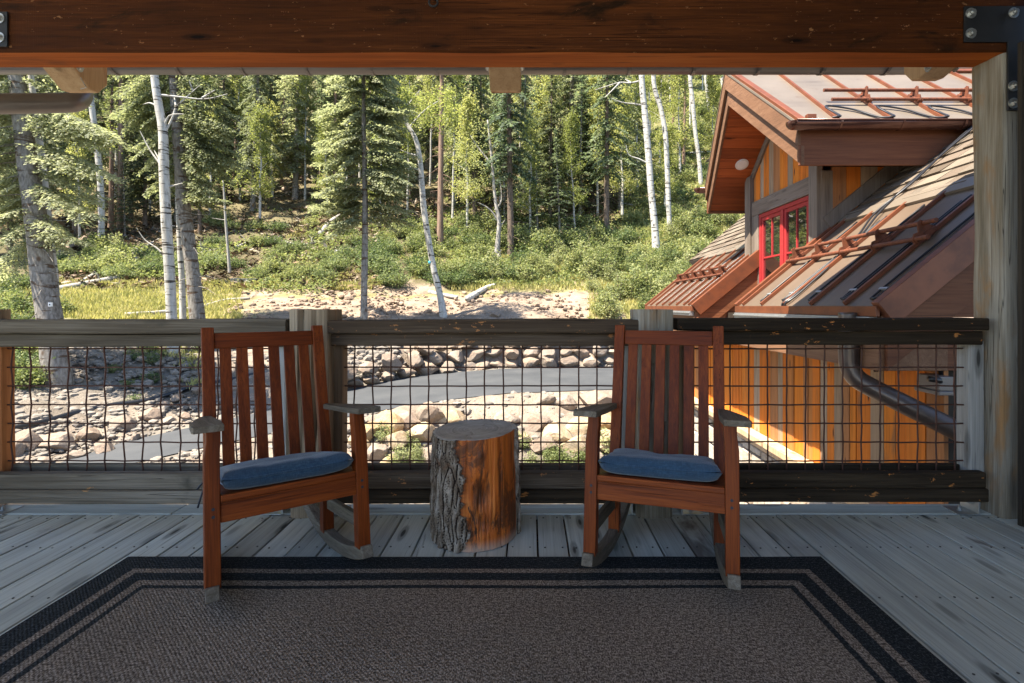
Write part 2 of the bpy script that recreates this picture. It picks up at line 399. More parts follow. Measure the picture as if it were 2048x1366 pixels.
# ================================================================ beam with steel plates, bolts and hook
beam = empty('porch_beam', (0, 2.79, 2.41))
tag(beam, 'long dark brown timber beam with an orange underside, carried over the railing', 'beam')
mb = MB(); ZB = 2.412; BT = 2.93; nx = 150; vs = []; fs = []
BY0, BY1 = 2.695, 2.885
sec = [(BY0+.012,ZB),(BY1-.012,ZB),(BY1,ZB+.012),(BY1,BT),(BY0,BT),(BY0,ZB+.012)]
for i in range(nx+1):
    x = -5.2+(8.2)*i/nx
    for k,(y,z) in enumerate(sec):
        g = .004*mnoise.noise(Vector((x*2.2,k*2.1,0)))
        vs.append((x, y-2.79+g*(1 if y > 2.8 else -1), z-2.41+(g if z < ZB+.02 else 0)))
n = len(sec)
for i in range(nx):
    for k in range(n):
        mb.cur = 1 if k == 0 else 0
        fs_ = (i*n+k, (i+1)*n+k, (i+1)*n+(k+1)%n, i*n+(k+1)%n)
        mb.f.append(fs_[::-1]); mb.mi.append(mb.cur)
mb.v.extend(vs); mb.cur = 0
mb.f.append(tuple(range(n))); mb.mi.append(0); mb.f.append(tuple(nx*n+k for k in range(n-1,-1,-1))); mb.mi.append(0)
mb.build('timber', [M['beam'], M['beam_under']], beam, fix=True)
def rel(o, p): return tuple(Vector(p)-Vector(o.location))
PF = BY0-.001
mb = MB(); Lx = 2.79; Lz = 2.41
# T plate on the right: horizontal arm on the beam and leg down the post
xa, xb, xc = xpx(1926,PF), 2.455, 2.69
zt, zm, zl = zpx(14,PF), zpx(86,PF), zpx(222,PF)
poly = [(xa,zt),(xc,zt),(xc,zl),(xb,zl),(xb,zm),(xa,zm)]
mb.prism([(x_, z_-Lz) for x_,z_ in poly[::-1]], 'Y', PF-.010-Lx, PF-.001-Lx)
pl = mb.build('steel_plate', M['steel_black'], beam, bevel=.002)
for (bx,bz) in ((1938,29),(1938,69),(2023,28),(2023,174),(2023,208)):
    mb = MB(); hexbolt(mb, (xpx(bx,PF), PF-.010-Lx, zpx(bz,PF)-Lz), .027); mb.build('bolt', M['zinc'], pl)
mb = MB(); mb.box(xpx(-60,PF), xpx(18,PF), PF-.010-Lx, PF-.001-Lx, zpx(95,PF)-Lz, zpx(25,PF)-Lz)
pl = mb.build('steel_plate', M['steel_black'], beam, bevel=.002)
for (bx,bz) in ((3,39),(3,77),(-42,39),(-42,77)):
    mb = MB(); hexbolt(mb, (xpx(bx,PF), PF-.010-Lx, zpx(bz,PF)-Lz), .027); mb.build('bolt', M['zinc'], pl)
mb = MB(); hx = xpx(866,2.62); hz = zpx(2,2.62)-Lz
mb.tube([(hx+.022*math.cos(a), 2.63-Lx, hz+.022*math.sin(a)) for a in [k*math.pi/8 for k in range(17)]], .0055, 8, caps=False)
mb.cyl((hx, 2.632-Lx, hz+.022), (hx, 2.695-Lx, hz+.05), .006, 8)
mb.build('iron_ring', M['steel_black'], beam, smooth=True)

# ================================================================ porch roof: ceiling, outriggers, gutter, downspout
GY = 4.32
roof = empty('porch_roof', (0, 2.8, 3.0)); tag(roof, 'porch roof with pale timber outriggers and a long grey gutter above the view', 'roof')
mb = MB(); rx0, rx1, ry0, ry1 = -5.4, 3.35, -.7, GY-.04
def rz_(y): return 3.20+.10*(GY-y)
k = 0; x = rx0
y = ry0
while y < ry1:
    y2 = min(y+.14, ry1)
    mb.hexa([(rx0,y,rz_(y)-3),(rx1,y,rz_(y)-3),(rx1,y2-.006,rz_(y2)-3),(rx0,y2-.006,rz_(y2)-3)],
            [(rx0,y,rz_(y)-3+.03),(rx1,y,rz_(y)-3+.03),(rx1,y2-.006,rz_(y2)-3+.03),(rx0,y2-.006,rz_(y2)-3+.03)])
    y += .14
mb.v = [(a,b-2.8,c) for a,b,c in mb.v]
mb.build('ceiling_boards', M['ceiling'], roof)
mb = MB(); mb.hexa([(rx0,ry0,rz_(ry0)-3+.04),(rx1,ry0,rz_(ry0)-3+.04),(rx1,GY+.02,rz_(GY)-3+.04),(rx0,GY+.02,rz_(GY)-3+.04)],
        [(rx0,ry0,rz_(ry0)-3+.16),(rx1,ry0,rz_(ry0)-3+.16),(rx1,GY+.02,rz_(GY)-3+.10),(rx0,GY+.02,rz_(GY)-3+.10)])
mb.v = [(a,b-2.8,c) for a,b,c in mb.v]
mb.build('roof_deck', M['brown_steel'], roof)
# outrigger timbers: bottom end cut seen from below
def outrigger(pc, w, pyb=181):
    Y0, Y1 = 3.62, 3.82
    z0, z1 = zpx(118,Y0), zpx(pyb,Y1)
    xc = xpx(pc, Y1)
    mb = MB()
    poly = [(Y0-.7, z0+.30),(Y0-.7,3.36),(3.97,3.26),(3.97,z1+.10),(Y1+.07,z1+.01),(Y1,z1),(Y0,z0)]
    mb.prism([(a-2.8,b-3.0) for a,b in poly][::-1], 'X', xc-w/2, xc+w/2)
    o = mb.build('outrigger', M['rafter'], roof, bevel=.012, seg=3, fix=True)
    for s in (-1,1):
        b = MB(); hexbolt(b, (xc+s*w/2, Y0+.10-2.8, zpx(136,Y0+.10)-3.0), .028, 'X', s); b.build('bolt', M['zinc'], o)
    return o, xc, z1
o,xc,zz = outrigger(1011, .225)
o,xc,zz = outrigger(152, .225)
b = MB(); yh = 3.66; ph = pt(133,152,yh)
b.tube([(xc+.12, 3.72-2.8, zz+.05-3.0),(xc+.16,3.72-2.8,zz-.02-3.0),(xc+.12,3.72-2.8,zz-.03-3.0)], .004, 6); b.build('wire_hook', M['zinc'], o)
o,xc,zz = outrigger(1862, .190, 157)
outrigger(2700, .225)
# gutter: half-round trough hung along the eave
def half_round(mb, p, q, r, t=.004, n=12, horizontal=(0,1,0)):
    p = Vector(p); q = Vector(q); hdir = Vector(horizontal); up = Vector((0,0,1)); vs = []; fs = []
    for base in (p,q):
        for rr in (r, r-t):
            for k in range(n+1):
                a = math.pi*k/n
                vs.append(base+hdir*(math.cos(a)*rr)-up*(math.sin(a)*rr))
    m = n+1
    for k in range(n):
        fs += [(k,k+1,2*m+k+1,2*m+k),(m+k+1,m+k,3*m+k,3*m+k+1),(k+1,k,m+k,m+k+1),(2*m+k,2*m+k+1,3*m+k+1,3*m+k)]
    fs += [(0,2*m,3*m,m),(n,m+n,3*m+n,2*m+n)]
    mb.add(vs, fs)
gz = zpx(148,GY)+.085
mb = MB(); half_round(mb, (rx0, GY-2.8, gz-3.0), (rx1+.1, GY-2.8, gz-3.0), .085); 
gut = mb.build('gutter', M['gutter_grey'], roof, smooth=True, fix=True)
x = xpx(232,GY)
while x < rx1:
    mb = MB(); half_round(mb, (x-.012, GY-2.8, gz-3.0), (x+.012, GY-2.8, gz-3.0), .091, .005); mb.box(x-.012,x+.012, GY-.10-2.8, GY+.09-2.8, gz-3.0+.001, gz-3.0+.006)
    mb.build('gutter_bracket', M['gutter_grey'], gut, smooth=False, fix=True); x += .53
# downspout running back under the eave at the left
mb = MB(); Yd = GY-.25
P = [pt(160,150,GY-.02), pt(164,178,GY-.06), pt(160,196,GY-.12), pt(146,204,GY-.2), pt(120,206,GY-.25), pt(-10,208,GY-.45), pt(-420,214,GY-.9)]
Q = []
for i in range(len(P)-1):
    for s in range(5):
        t = s/5
        p0,p1,p2,p3 = P[max(i-1,0)],P[i],P[i+1],P[min(i+2,len(P)-1)]
        Q.append(.5*((2*p1)+(p2-p0)*t+(2*p0-5*p1+4*p2-p3)*t*t+(3*p1-p0-3*p2+p3)*t**3))
Q.append(P[-1])
mb.tube([p-Vector((0,2.8,3.0)) for p in Q], .074, 20)
mb.build('downspout', M['gutter_grey'], roof, smooth=True)

# house wall beside the porch on the right (dark, mostly out of frame)
w = MB(); y = -3.0
while y < 2.6:
    w.box(2.47, 2.62, y, min(y+.2,2.6)-.004, .0, 3.55); y += .2
wl = empty('porch_wall', (2.5,0,0)); tag(wl, 'dark board wall of the house closing the porch beside the tall post', 'wall')
w.v = [(a-2.5,b,c) for a,b,c in w.v]; w.build('boards', M['wall_dark'], wl, bevel=.003)
w = MB(); w.box(-.053,.12, 2.602,2.625, 0,2.42); w.box(-.050,-.032, -3.0,2.598, 0,.15); w.build('corner_trim', M['wall_dark'], wl, bevel=.004)

# ================================================================ railing sections
def wire_panel(x0, x1, z0, z1, y, first, parent, seed):
    """woven rods: uprights pass in front of and behind the cross rods"""
    mb = MB(); sp = .1016; rr = .0042
    zs = []; z = z1-.034
    while z > z0: zs.append(z); z -= sp
    xs = []; x = first
    while x < x1-.004:
        if x > x0+.004: xs.append(x)
        x += sp
    rnd = random.Random(seed)
    for i,x in enumerate(xs):
        pts = []; j = 0
        bend = rnd.uniform(-.004,.004); lean = rnd.uniform(-.004,.004)
        zl = sorted(zs)
        stops = [z0]+zl+[z1]
        for j,z in enumerate(stops):
            s = 1 if (i+j) % 2 else -1
            pts.append((x+lean*(z-z0)/(z1-z0)+rnd.uniform(-.0007,.0007)+.0011*s, y+.0045*s, z))
            if j < len(stops)-1:
                zm = (z+stops[j+1])/2; pts.append((x+lean*(zm-z0)/(z1-z0)+rnd.uniform(-.001,.001), y, zm))
        mb.tube(pts, rr, 7)
    for j,z in enumerate(sorted(zs)):
        pts = []; stops = [x0]+xs+[x1]
        sag = rnd.uniform(-.002,.002)
        for i,x in enumerate(stops):
            s = -1 if (i+j) % 2 else 1
            pts.append((x, y+.0045*s, z+sag*math.sin(i*.4)+rnd.uniform(-.0008,.0008)))
        mb.tube(pts, rr, 7)
    return mb.build('wire_mesh', M['rust_wire'], parent, smooth=True)
def railing(label, x0, x1, mats, first, seed, studs, yoff=0.0, tops=((640,667),(667.5,692),(946,978.5),(980,1008)), fx=((0,0),(0,0),(0,0),(0,0))):
    c = (x0+x1)/2; r = empty('railing', (c, 2.84, 0)); tag(r, label, 'railing', 'wire mesh railings between the posts')
    def pl(y0,y1,pa,pb,mat,name,sd,amp,dx):
        mb = MB(); mb.rough_plank(x0-c+dx[0], x1-c+dx[1], y0-2.84, y1-2.84, zpx(pb,y0), zpx(pa,y0), sd, amp); return mb.build(name, mat, r)
    (a,b,e,f) = tops
    pl(2.715, 2.905, *a, mats[0], 'top_rail', seed, .007, fx[0])
    pl(2.755, 2.80, *b, mats[1], 'upper_plank', seed+1, .005, fx[1])
    pl(2.735, 2.79, *e, mats[2], 'lower_plank', seed+2, .004, fx[2])
    pl(2.720, 2.765, *f, mats[3], 'bottom_plank', seed+3, .004, fx[3])
    # strips behind that clamp the mesh
    mb = MB(); mb.box(x0-c, x1-c, .022, .06, zpx(692,2.755)+.002, zpx(668,2.755)); mb.build('back_plank', mats[1], r, bevel=.003)
    mb = MB(); mb.box(x0-c, x1-c, .022, .06, zpx(990,2.735), zpx(944,2.735)); mb.build('back_plank', mats[2], r, bevel=.003)
    z0, z1 = zpx(944,2.84)-.02, zpx(692,2.84)+.02
    for (sx0, sx1, mat) in studs:
        mb = MB(); mb.rough_plank(z0-.02, z1+.01, sx0-c, sx1-c, -.045, .050, seed+sx0*3, .006, axis='Z')
        # rough_plank along Z uses (y,z)->(x,y)
        mb.build('stud', mat, r)
    wire_panel(max(x0,studs[0][1]-.012 if studs[0][0] < c else x0)-c, min(x1,studs[-1][0]+.012)-c, z0, z1, 0.0, first-c, r, seed)
    for bx in ((x0+.03), (x1-.03)):
        mb = MB(); s = 1 if bx < c else -1
        mb.box(bx-c-.005, bx-c+s*.11, -.10, .02, .0035, .008); mb.box(bx-c-.005, bx-c+.005, -.10,.02,.008,.085)
        hexbolt(mb, (bx-c+s*.06, -.045, .008), .013, 'Z', 1); hexbolt(mb, (bx-c+s*.005, -.055, .055), .013, 'X', s)
        mb.build('foot_bracket', M['galv'], r, bevel=.0015)
    return r
G_ = M['rail_grey']; D_ = M['rail_dark']; B_ = M['rail_black']
railing('weathered grey wood railing with rusty wire mesh behind the chair on the left', -2.91, xpx(577,2.75), (G_,G_,G_,G_), xpx(24,2.84), 11, [(-2.955, xpx(16,2.84), M['stud_orange']), (xpx(560,2.84), xpx(579,2.84), M['stud_pale'])], tops=((640,668),(668.5,694),(948,980),(981,1009)))
railing('half bleached railing between the two short posts, wire mesh under dark peeling rails', xpx(660,2.75), xpx(1275,2.75), (D_,D_,D_,B_), xpx(708,2.84), 23, [(xpx(662,2.84), xpx(689,2.84), M['stud']), (xpx(1236,2.84), xpx(1266,2.84), M['stud_grey'])])
railing('blackened wood railing with rusty wire mesh running up to the tall post', xpx(1352,2.75), 2.388, (B_,B_,B_,B_), xpx(1461,2.84), 37, [(xpx(1360,2.84), xpx(1384,2.84), M['stud']), (xpx(1926,2.84), xpx(1957,2.84), M['stud_grey'])], tops=((637,662),(662.5,690),(946,977),(979,1005)))

# ================================================================ rocking chairs
def make_chair():
    root = empty('rocking_chair')
    Wf, Wr = .262, .232; T = .0245
    def leg(name, mb, mat): return mb.build(name, mat, root, bevel=.003)
    for s in (-1,1):
        mb = MB()        # front leg, sculpted: the top third steps inwards a little
        prof = [(.075,0,0),(.52,0,0),(.545,.002,-.001),(.575,.005,-.002),(.615,.005,-.002)]
        vs = []; fs = []
        for z,dx,dw in prof:
            for a,b in ((-1,-1),(1,-1),(1,1),(-1,1)): vs.append((s*Wf+a*(T+dw)+s*dx*-1+ (dx*0), b*(T+.004), z))
        for i in range(len(prof)-1):
            for k in range(4): fs.append((i*4+k, i*4+(k+1)%4, i*4+4+(k+1)%4, i*4+4+k))
        fs += [(3,2,1,0), tuple(len(vs)-4+k for k in range(4))]
        mb.add(vs, fs); fl = leg('front_leg', mb, M['chair'])
        for zz in (.317,.343):
            mb = MB(); mb.tube([(s*Wf-s*.002, -T-.0035, zz),(s*Wf-s*.002, -T-.0055, zz)], .0055, 10); mb.build('peg', M['dark_cord'], fl)
    for s in (-1,1):
        mb = MB(); mb.hexa([(s*Wr-T,.39,.050),(s*Wr+T,.39,.050),(s*Wr+T,.45,.050),(s*Wr-T,.45,.050)], [(s*Wr-T,.375,.365),(s*Wr+T,.375,.365),(s*Wr+T,.43,.365),(s*Wr-T,.43,.365)])
        leg('rear_leg', mb, M['chair'])
        mb = MB(); ya, yb = .375, .485
        mb.hexa([(s*Wr-.024,ya,.365),(s*Wr+.024,ya,.365),(s*Wr+.024,ya+.05,.365),(s*Wr-.024,ya+.05,.365)],
                [(s*Wr-.024,yb,1.02),(s*Wr+.024,yb,1.02),(s*Wr+.024,yb+.035,1.02),(s*Wr-.024,yb+.035,1.02)])
        leg('back_post', mb, M['chair'])
    # top rail and slats of the back (leaning plane)
    def by(z): return .385+(z-.365)*(.11/.655)+.006
    mb = MB(); z0,z1 = .925,.995
    mb.hexa([(-Wr+.024,by(z0)-.004,z0),(Wr-.024,by(z0)-.004,z0),(Wr-.024,by(z0)+.022,z0),(-Wr+.024,by(z0)+.022,z0)],
            [(-Wr+.024,by(z1)-.004,z1),(Wr-.024,by(z1)-.004,z1),(Wr-.024,by(z1)+.022,z1),(-Wr+.024,by(z1)+.022,z1)])
    mb.build('crest_rail', M['chair_x'], root, bevel=.004)
    z0,z1 = .365,.415
    mb = MB(); mb.hexa([(-Wr+.024,by(z0)-.004,z0),(Wr-.024,by(z0)-.004,z0),(Wr-.024,by(z0)+.022,z0),(-Wr+.024,by(z0)+.022,z0)],
            [(-Wr+.024,by(z1)-.004,z1),(Wr-.024,by(z1)-.004,z1),(Wr-.024,by(z1)+.022,z1),(-Wr+.024,by(z1)+.022,z1)])
    mb.build('back_rail', M['chair_x'], root, bevel=.003)
    n = 6; span = 2*(Wr-.024); w = .046; gap = (span-n*w)/(n+1)
    for k in range(n):
        xa = -Wr+.024+gap+(w+gap)*k; z0, z1 = .41,.928
        mb = MB(); mb.hexa([(xa,by(z0)+.001,z0),(xa+w,by(z0)+.001,z0),(xa+w,by(z0)+.014,z0),(xa,by(z0)+.014,z0)],
                [(xa,by(z1)+.001,z1),(xa+w,by(z1)+.001,z1),(xa+w,by(z1)+.014,z1),(xa,by(z1)+.014,z1)])
        mb.build('back_slat', M['chair'], root, bevel=.0025)
    # seat
    mb = MB(); mb.box(-Wf+T, Wf-T, -.020, .012, .290, .362); mb.build('front_apron', M['chair_x'], root, bevel=.002)
    for s in (-1,1):
        mb = MB(); mb.hexa([(s*Wf-.012,.03,.292),(s*Wf+.012,.03,.292),(s*Wr+.012,.39,.280),(s*Wr-.012,.39,.280)],[(s*Wf-.012,.03,.358),(s*Wf+.012,.03,.358),(s*Wr+.012,.39,.340),(s*Wr-.012,.39,.340)])
        mb.build('side_apron', M['chair_grey'], root, bevel=.002)
    ys = [(-.030,.034)]+[(.042+.049*k, .042+.049*k+.041) for k in range(7)]
    for k,(ya,yb) in enumerate(ys):
        zt = .385-.030*max(0,ya)/.4
        half = Wf-T-.001 if ya < .03 else Wf+.012-.03*ya/.4
        mb = MB(); mb.box(-half, half, ya, yb, zt-.022, zt); mb.build('seat_slat', M['chair_x'], root, bevel=.003)
    # arms
    for s in (-1,1):
        mb = MB(); out = [(s*(Wf-.032),-.105),(s*(Wf+.060),-.105),(s*(Wf+.064),-.085),(s*(Wf+.060),.10),(s*(Wr+.040),.40),(s*(Wr+.022),.44),(s*(Wr-.005),.405),(s*(Wf-.040),.10)]
        if s < 0: out = out[::-1]
        mb.prism(out, 'Z', .615, .638); mb.build('armrest', M['chair_grey'], root, bevel=.003, seg=2, fix=True)
    # stretchers and rockers
    RR, YC = 1.00, .24
    for s in (-1,1):
        mb = MB(); mb.bar((s*(Wf-.004),.02,.175),(s*(Wr+.004),.40,.185), .024, .052); mb.build('side_stretcher', M['chair_grey'], root, bevel=.003)
        mb = MB(); vs = []; fs = []; N = 26
        for i in range(N+1):
            a = -.30+(.30+.565)*i/N
            x = s*(Wf+(Wr-Wf)*(YC+math.sin(a)*RR)/.42); th = .052
            if i == 0: th = .046
            if i == N: th = .040
            for rr,dx in ((RR,-.022),(RR,.022),(RR-th,.022),(RR-th,-.022)):
                vs.append((x+dx, YC+math.sin(a)*rr, RR-math.cos(a)*rr))
        for i in range(N):
            for k in range(4): fs.append((i*4+k, i*4+4+k, i*4+4+(k+1)%4, i*4+(k+1)%4))
        fs += [(0,1,2,3), (N*4+3,N*4+2,N*4+1,N*4)]
        mb.add(vs, fs); mb.build('rocker', M['chair_grey'], root, bevel=.004, seg=3, fix=True)
    return root
def make_cushion(seed, w=.465, dpt=.43):
    mb = MB(); nx, ny = 34, 30; vs = []; fs = []
    def prof(u,v):
        a = max(0,1-abs(u)**7); b = max(0,1-abs(v)**7)
        return (a*b)**.34
    for side in (1,-1):
        for j in range(ny+1):
            for i in range(nx+1):
                u = 2*i/nx-1; v = 2*j/ny-1
                # soft square outline, pulled in between the corners
                cx = 1-.045*(1-v*v)*abs(u)**3; cy = 1-.045*(1-u*u)*abs(v)**3
                x = u*w/2*cx; y = v*dpt/2*cy
                t = prof(u,v)*.041
                dent = .010*mnoise.noise(Vector((u*1.6+seed,v*1.6,seed)))+.004*mnoise.noise(Vector((u*5+seed,v*5,3)))
                dent -= .010*math.exp(-((u-.15)**2+(v-.1)**2)*2.5)
                z = .038+side*t+(dent*prof(u,v) if side > 0 else dent*.2*prof(u,v))
                z += .010*abs(u*v)**3*(1 if side > 0 else .6)
                vs.append((x,y,z))
    m = (nx+1)*(ny+1)
    for j in range(ny):
        for i in range(nx):
            a = j*(nx+1)+i; fs.append((a,a+1,a+nx+2,a+nx+1)); fs.append((m+a+nx+1,m+a+nx+2,m+a+1,m+a))
    mb.add(vs, fs)
    bm_o = mb.build('seat_cushion', M['fabric'], None, smooth=True)
    bm = bmesh.new(); bm.from_mesh(bm_o.data); bmesh.ops.remove_doubles(bm, verts=bm.verts, dist=.0004); bm.to_mesh(bm_o.data); bm.free()
    return bm_o
def place_chair(root, X, Y, psi, theta):
    """rock back by theta about the rocker's centre, turn by psi; (X,Y) = middle of the front legs' feet"""
    RR, YC = 1.00, .24; c = Vector((0,YC,RR))
    Rx = Matrix.Rotation(theta,4,'X'); T1 = Matrix.Translation(c) @ Rx @ Matrix.Translation(-c)
    foot = T1 @ Vector((0,0,.04))
    Rz = Matrix.Rotation(psi,4,'Z'); f2 = Rz @ foot
    Mx = Matrix.Translation((X-f2.x, Y-f2.y, .013)) @ Rz @ T1
    root.matrix_world = Mx; return Mx
def cushion_for(root, Mx, seed, label, dx=0, dy=0, rz=0):
    cu = make_cushion(seed); loc = Mx @ Matrix.Translation((dx,.175+dy,.373)) @ Matrix.Rotation(-.08,4,'X') @ Matrix.Rotation(rz,4,'Z')
    cu.matrix_world = loc; tag(cu, label, 'cushion', None)
    mb = MB(); P = []; nn = 96        # sewn welt round the edge
    for k in range(nn+1):
        a = 2*math.pi*k/nn; ca, sa = math.cos(a), math.sin(a); e = .16
        u = math.copysign(abs(ca)**(e*2), ca); v = math.copysign(abs(sa)**(e*2), sa)
        P.append(((u*(.465/2-.0015))*(1-.045*(1-v*v)*abs(u)**3), (v*(.43/2-.0015))*(1-.045*(1-u*u)*abs(v)**3), .038+.008*abs(u*v)**3))
    mb.tube(P, .0042, 6, caps=False); mb.build('piping', M['fabric'], cu, smooth=True)
    for s in (-1,1):
        for q in (0,1):
            mb = MB(); p = Vector((s*.215,.195,.038)); pts = [p]
            for k in range(1,7):
                t = k/6; pts.append(p+Vector((s*(.015+.055*t), .035*t*(1-q)+.012, -.02*t-.10*t*t*(1 if q else .3))))
            mb.tube(pts, .004, 6); mb.build('tie_cord', M['dark_cord'], cu, smooth=True)
    return cu
TH = -math.radians(6.5)
chairA = make_chair(); tag(chairA, 'reddish wooden rocking chair turned toward the log, between the weathered grey railing and the rug', 'rocking chair', 'rocking chairs on the porch')
MA = place_chair(chairA, -.890, 1.968, math.radians(36), TH)
cushion_for(chairA, MA, 2.2, 'blue cushion with a broad dent on the chair turned toward the log', .0, .0, -.02)
chairB = copy_tree(chairA, None); chairB['label'] = 'reddish wooden rocking chair with squarer stance near the blackened railing and tall post'
MBx = place_chair(chairB, .487, 1.98, math.radians(-18), TH)
cushion_for(chairB, MBx, 6.7, 'flatter blue cushion on the chair beside the blackened railing', -.01, .015, .03)

# ================================================================ log stump side table
def make_stump():
    cx, cy = xpx(951,2.53), 2.53; r0 = .198; Hh = .505
    root = empty('log_table', (cx,cy,0)); tag(root, 'cut tree trunk section standing as a table between the chairs, bark on one side', 'log')
    N, NZ = 260, 150
    def top(x,y): return Hh+.004*y/r0+.006*x/r0     # sawn face tips toward the viewer
    def radius(a,z):
        r = r0*(1+.02*math.cos(2*a+.7)+.012*math.cos(3*a))
        r *= 1.03-.06*z/Hh if z > .1 else 1.03-.012+.02*(.1-z)/.1*.3
        return r
    def edge(z): return -.24+.12*math.sin(z*9)+.24*mnoise.noise(Vector((z*7,1.1,0)))+.12*mnoise.noise(Vector((z*26,4.1,0)))+.07*mnoise.noise(Vector((z*80,2.1,0)))
    def bare(a,z):       # 1 = stripped wood. a = 0 faces the viewer, positive to the right
        e = edge(z)
        e2 = 1.47+.10*mnoise.noise(Vector((z*9,8.1,0)))
        if e < a < e2: return 1.0
        return 0.0
    def wood_r(a,z):
        r = radius(a,z)
        r += .0035*mnoise.noise(Vector((a*7,z*2.2,3.3)))+.0016*mnoise.noise(Vector((a*40,z*3,1.3)))
        # gouge with torn fibres
        g = math.exp(-((a-.26)/.20)**2-((z-.25)/.075)**2); r -= .026*g*(1+.9*mnoise.noise(Vector((a*30,z*9,7))))
        g = math.exp(-((a-.10)/.5)**2-((z-.13)/.05)**2); r -= .016*g*(.6+1.3*mnoise.noise(Vector((a*34,z*12,2))))
        g = math.exp(-((a-.23)/.06)**2-((z-.43)/.022)**2); r += .006*g
        for ca,w,za,zb in ((-.10,.012,.05,.6),(.02,.010,.3,.6),(-.30,.012,0,.42),(.75,.014,.0,.5)):
            c = ca+.05*mnoise.noise(Vector((z*6,ca*20,0)))
            if za < z < zb: r -= .010*max(0,1-abs(a-c)/w)
        return r
    mb = MB(); vs = []; fs = []
    for j in range(NZ+1):
        for i in range(N):
            a = -math.pi+2*math.pi*i/N; zt = j/NZ
            r = wood_r(a, zt*Hh); x,y = math.sin(a)*r, -math.cos(a)*r
            vs.append((x,y, max(.004, zt*top(x,y)-(0 if j < NZ else .002))))
    for j in range(NZ):
        for i in range(N): fs.append((j*N+i, j*N+(i+1)%N, (j+1)*N+(i+1)%N, (j+1)*N+i))
    mb.add(vs, fs)
    t = NT('stripped log wood', .55, .35); o = t.obj()
    g = t.noise(t.map(o,(52,52,2.0)),1,6,.65,.6); b = t.noise(t.map(o,(9,9,3.2)),1,6,.75,.9)
    c = t.ramp(g, [(.25,(.17,.032,.004)),(.5,(.45,.105,.012)),(.75,(.62,.215,.042))])
    c = t.mix(t.math('MULTIPLY', t.step(b,.50,.60), .85), c, (.075,.024,.008)); c = t.mix(t.step(t.noise(t.map(o,(16,16,5)),1,5,.7,.5),.60,.66), c, (.025,.012,.008)); c = t.mix(t.step(t.noise(t.map(o,(60,60,3)),1,3,.6),.62,.7), c, (.07,.03,.015))
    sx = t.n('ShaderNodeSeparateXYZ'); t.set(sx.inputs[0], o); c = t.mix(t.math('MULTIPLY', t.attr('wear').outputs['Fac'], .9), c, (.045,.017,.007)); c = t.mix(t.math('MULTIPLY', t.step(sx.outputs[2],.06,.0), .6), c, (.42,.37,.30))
    t.color(c); t.bump(t.math('ADD', g, t.math('MULTIPLY', b, .6)), .7, .006)
    tw = mb.build('trunk_wood', t.m, root, smooth=True); at = tw.data.attributes.new('wear','FLOAT','POINT'); vals = []
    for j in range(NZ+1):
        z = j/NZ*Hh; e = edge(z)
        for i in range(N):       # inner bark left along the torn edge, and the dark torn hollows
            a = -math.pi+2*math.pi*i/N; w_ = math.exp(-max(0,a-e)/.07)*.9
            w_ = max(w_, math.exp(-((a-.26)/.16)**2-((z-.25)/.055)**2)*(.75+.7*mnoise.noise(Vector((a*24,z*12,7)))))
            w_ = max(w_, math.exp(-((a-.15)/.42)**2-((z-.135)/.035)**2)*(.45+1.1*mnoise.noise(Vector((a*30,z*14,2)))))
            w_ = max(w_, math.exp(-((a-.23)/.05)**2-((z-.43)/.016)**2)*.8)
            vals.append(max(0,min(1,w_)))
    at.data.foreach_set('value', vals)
    # sawn top
    mb = MB(); K = 26; vs = [(0,0,top(0,0))]; fs = []
    for k in range(1,K+1):
        for i in range(N):
            a = -math.pi+2*math.pi*i/N; r = wood_r(a,Hh)*k/K*(1.0 if k < K else .997)
            if not bare(a,Hh-.02): r *= 1.075
            x,y = math.sin(a)*r, -math.cos(a)*r
            z = top(x,y)+.0018*mnoise.noise(Vector((x*9,y*9,0)))+(.0 if k < K else -.004)
            for ca in (-.12,1.55,2.6):   # drying checks
                d = abs(((a-ca-.12*math.sin(k*.7)+math.pi)%(2*math.pi))-math.pi)*k/K
                if k > 7: z -= .006*max(0,1-d/.020)
            vs.append((x,y,z))
    for i in range(N): fs.append((0,1+i,1+(i+1)%N))
    for k in range(K-1):
        for i in range(N):
            p = 1+k*N+i; q = 1+k*N+(i+1)%N; fs.append((p,p+N,q+N,q))
    mb.add(vs, fs)
    t = NT('sawn log end', .85, .2); o = t.obj(); ln = t.n('ShaderNodeVectorMath', operation='LENGTH'); t.set(ln.inputs[0], t.map(o,(1,1,0)))
    rings = t.noise(t.math('MULTIPLY', t.math('ADD', ln.outputs['Value'], t.math('MULTIPLY', t.noise(o,8,3,.5), .02)), 90), 1, 2, .5)
    rr = t.n('ShaderNodeCombineXYZ'); t.set(rr.inputs[0], t.math('MULTIPLY', t.math('ADD', ln.outputs['Value'], t.math('MULTIPLY', t.noise(o,8,3,.5), .02)), 90))
    rings = t.noise(rr.outputs[0], 1, 2, .5); n2 = t.noise(o, 14, 5, .65)
    c = t.ramp(t.math('ADD', t.math('MULTIPLY', rings,.5), t.math('MULTIPLY', n2,.5)), [(.3,(.17,.15,.125)),(.5,(.32,.29,.255)),(.7,(.43,.405,.365))])
    c = t.mix(t.step(t.noise(t.map(o,(9,26,9)),1,3,.6),.66,.74), c, (.06,.045,.035))
    t.color(c); t.bump(t.math('ADD',rings,n2), .5, .004)
    mb.build('sawn_top', t.m, root, smooth=True)
    # bark shell
    mb = MB(); N2, Z2 = 420, 220; vs = []; fs = []; keep = {}
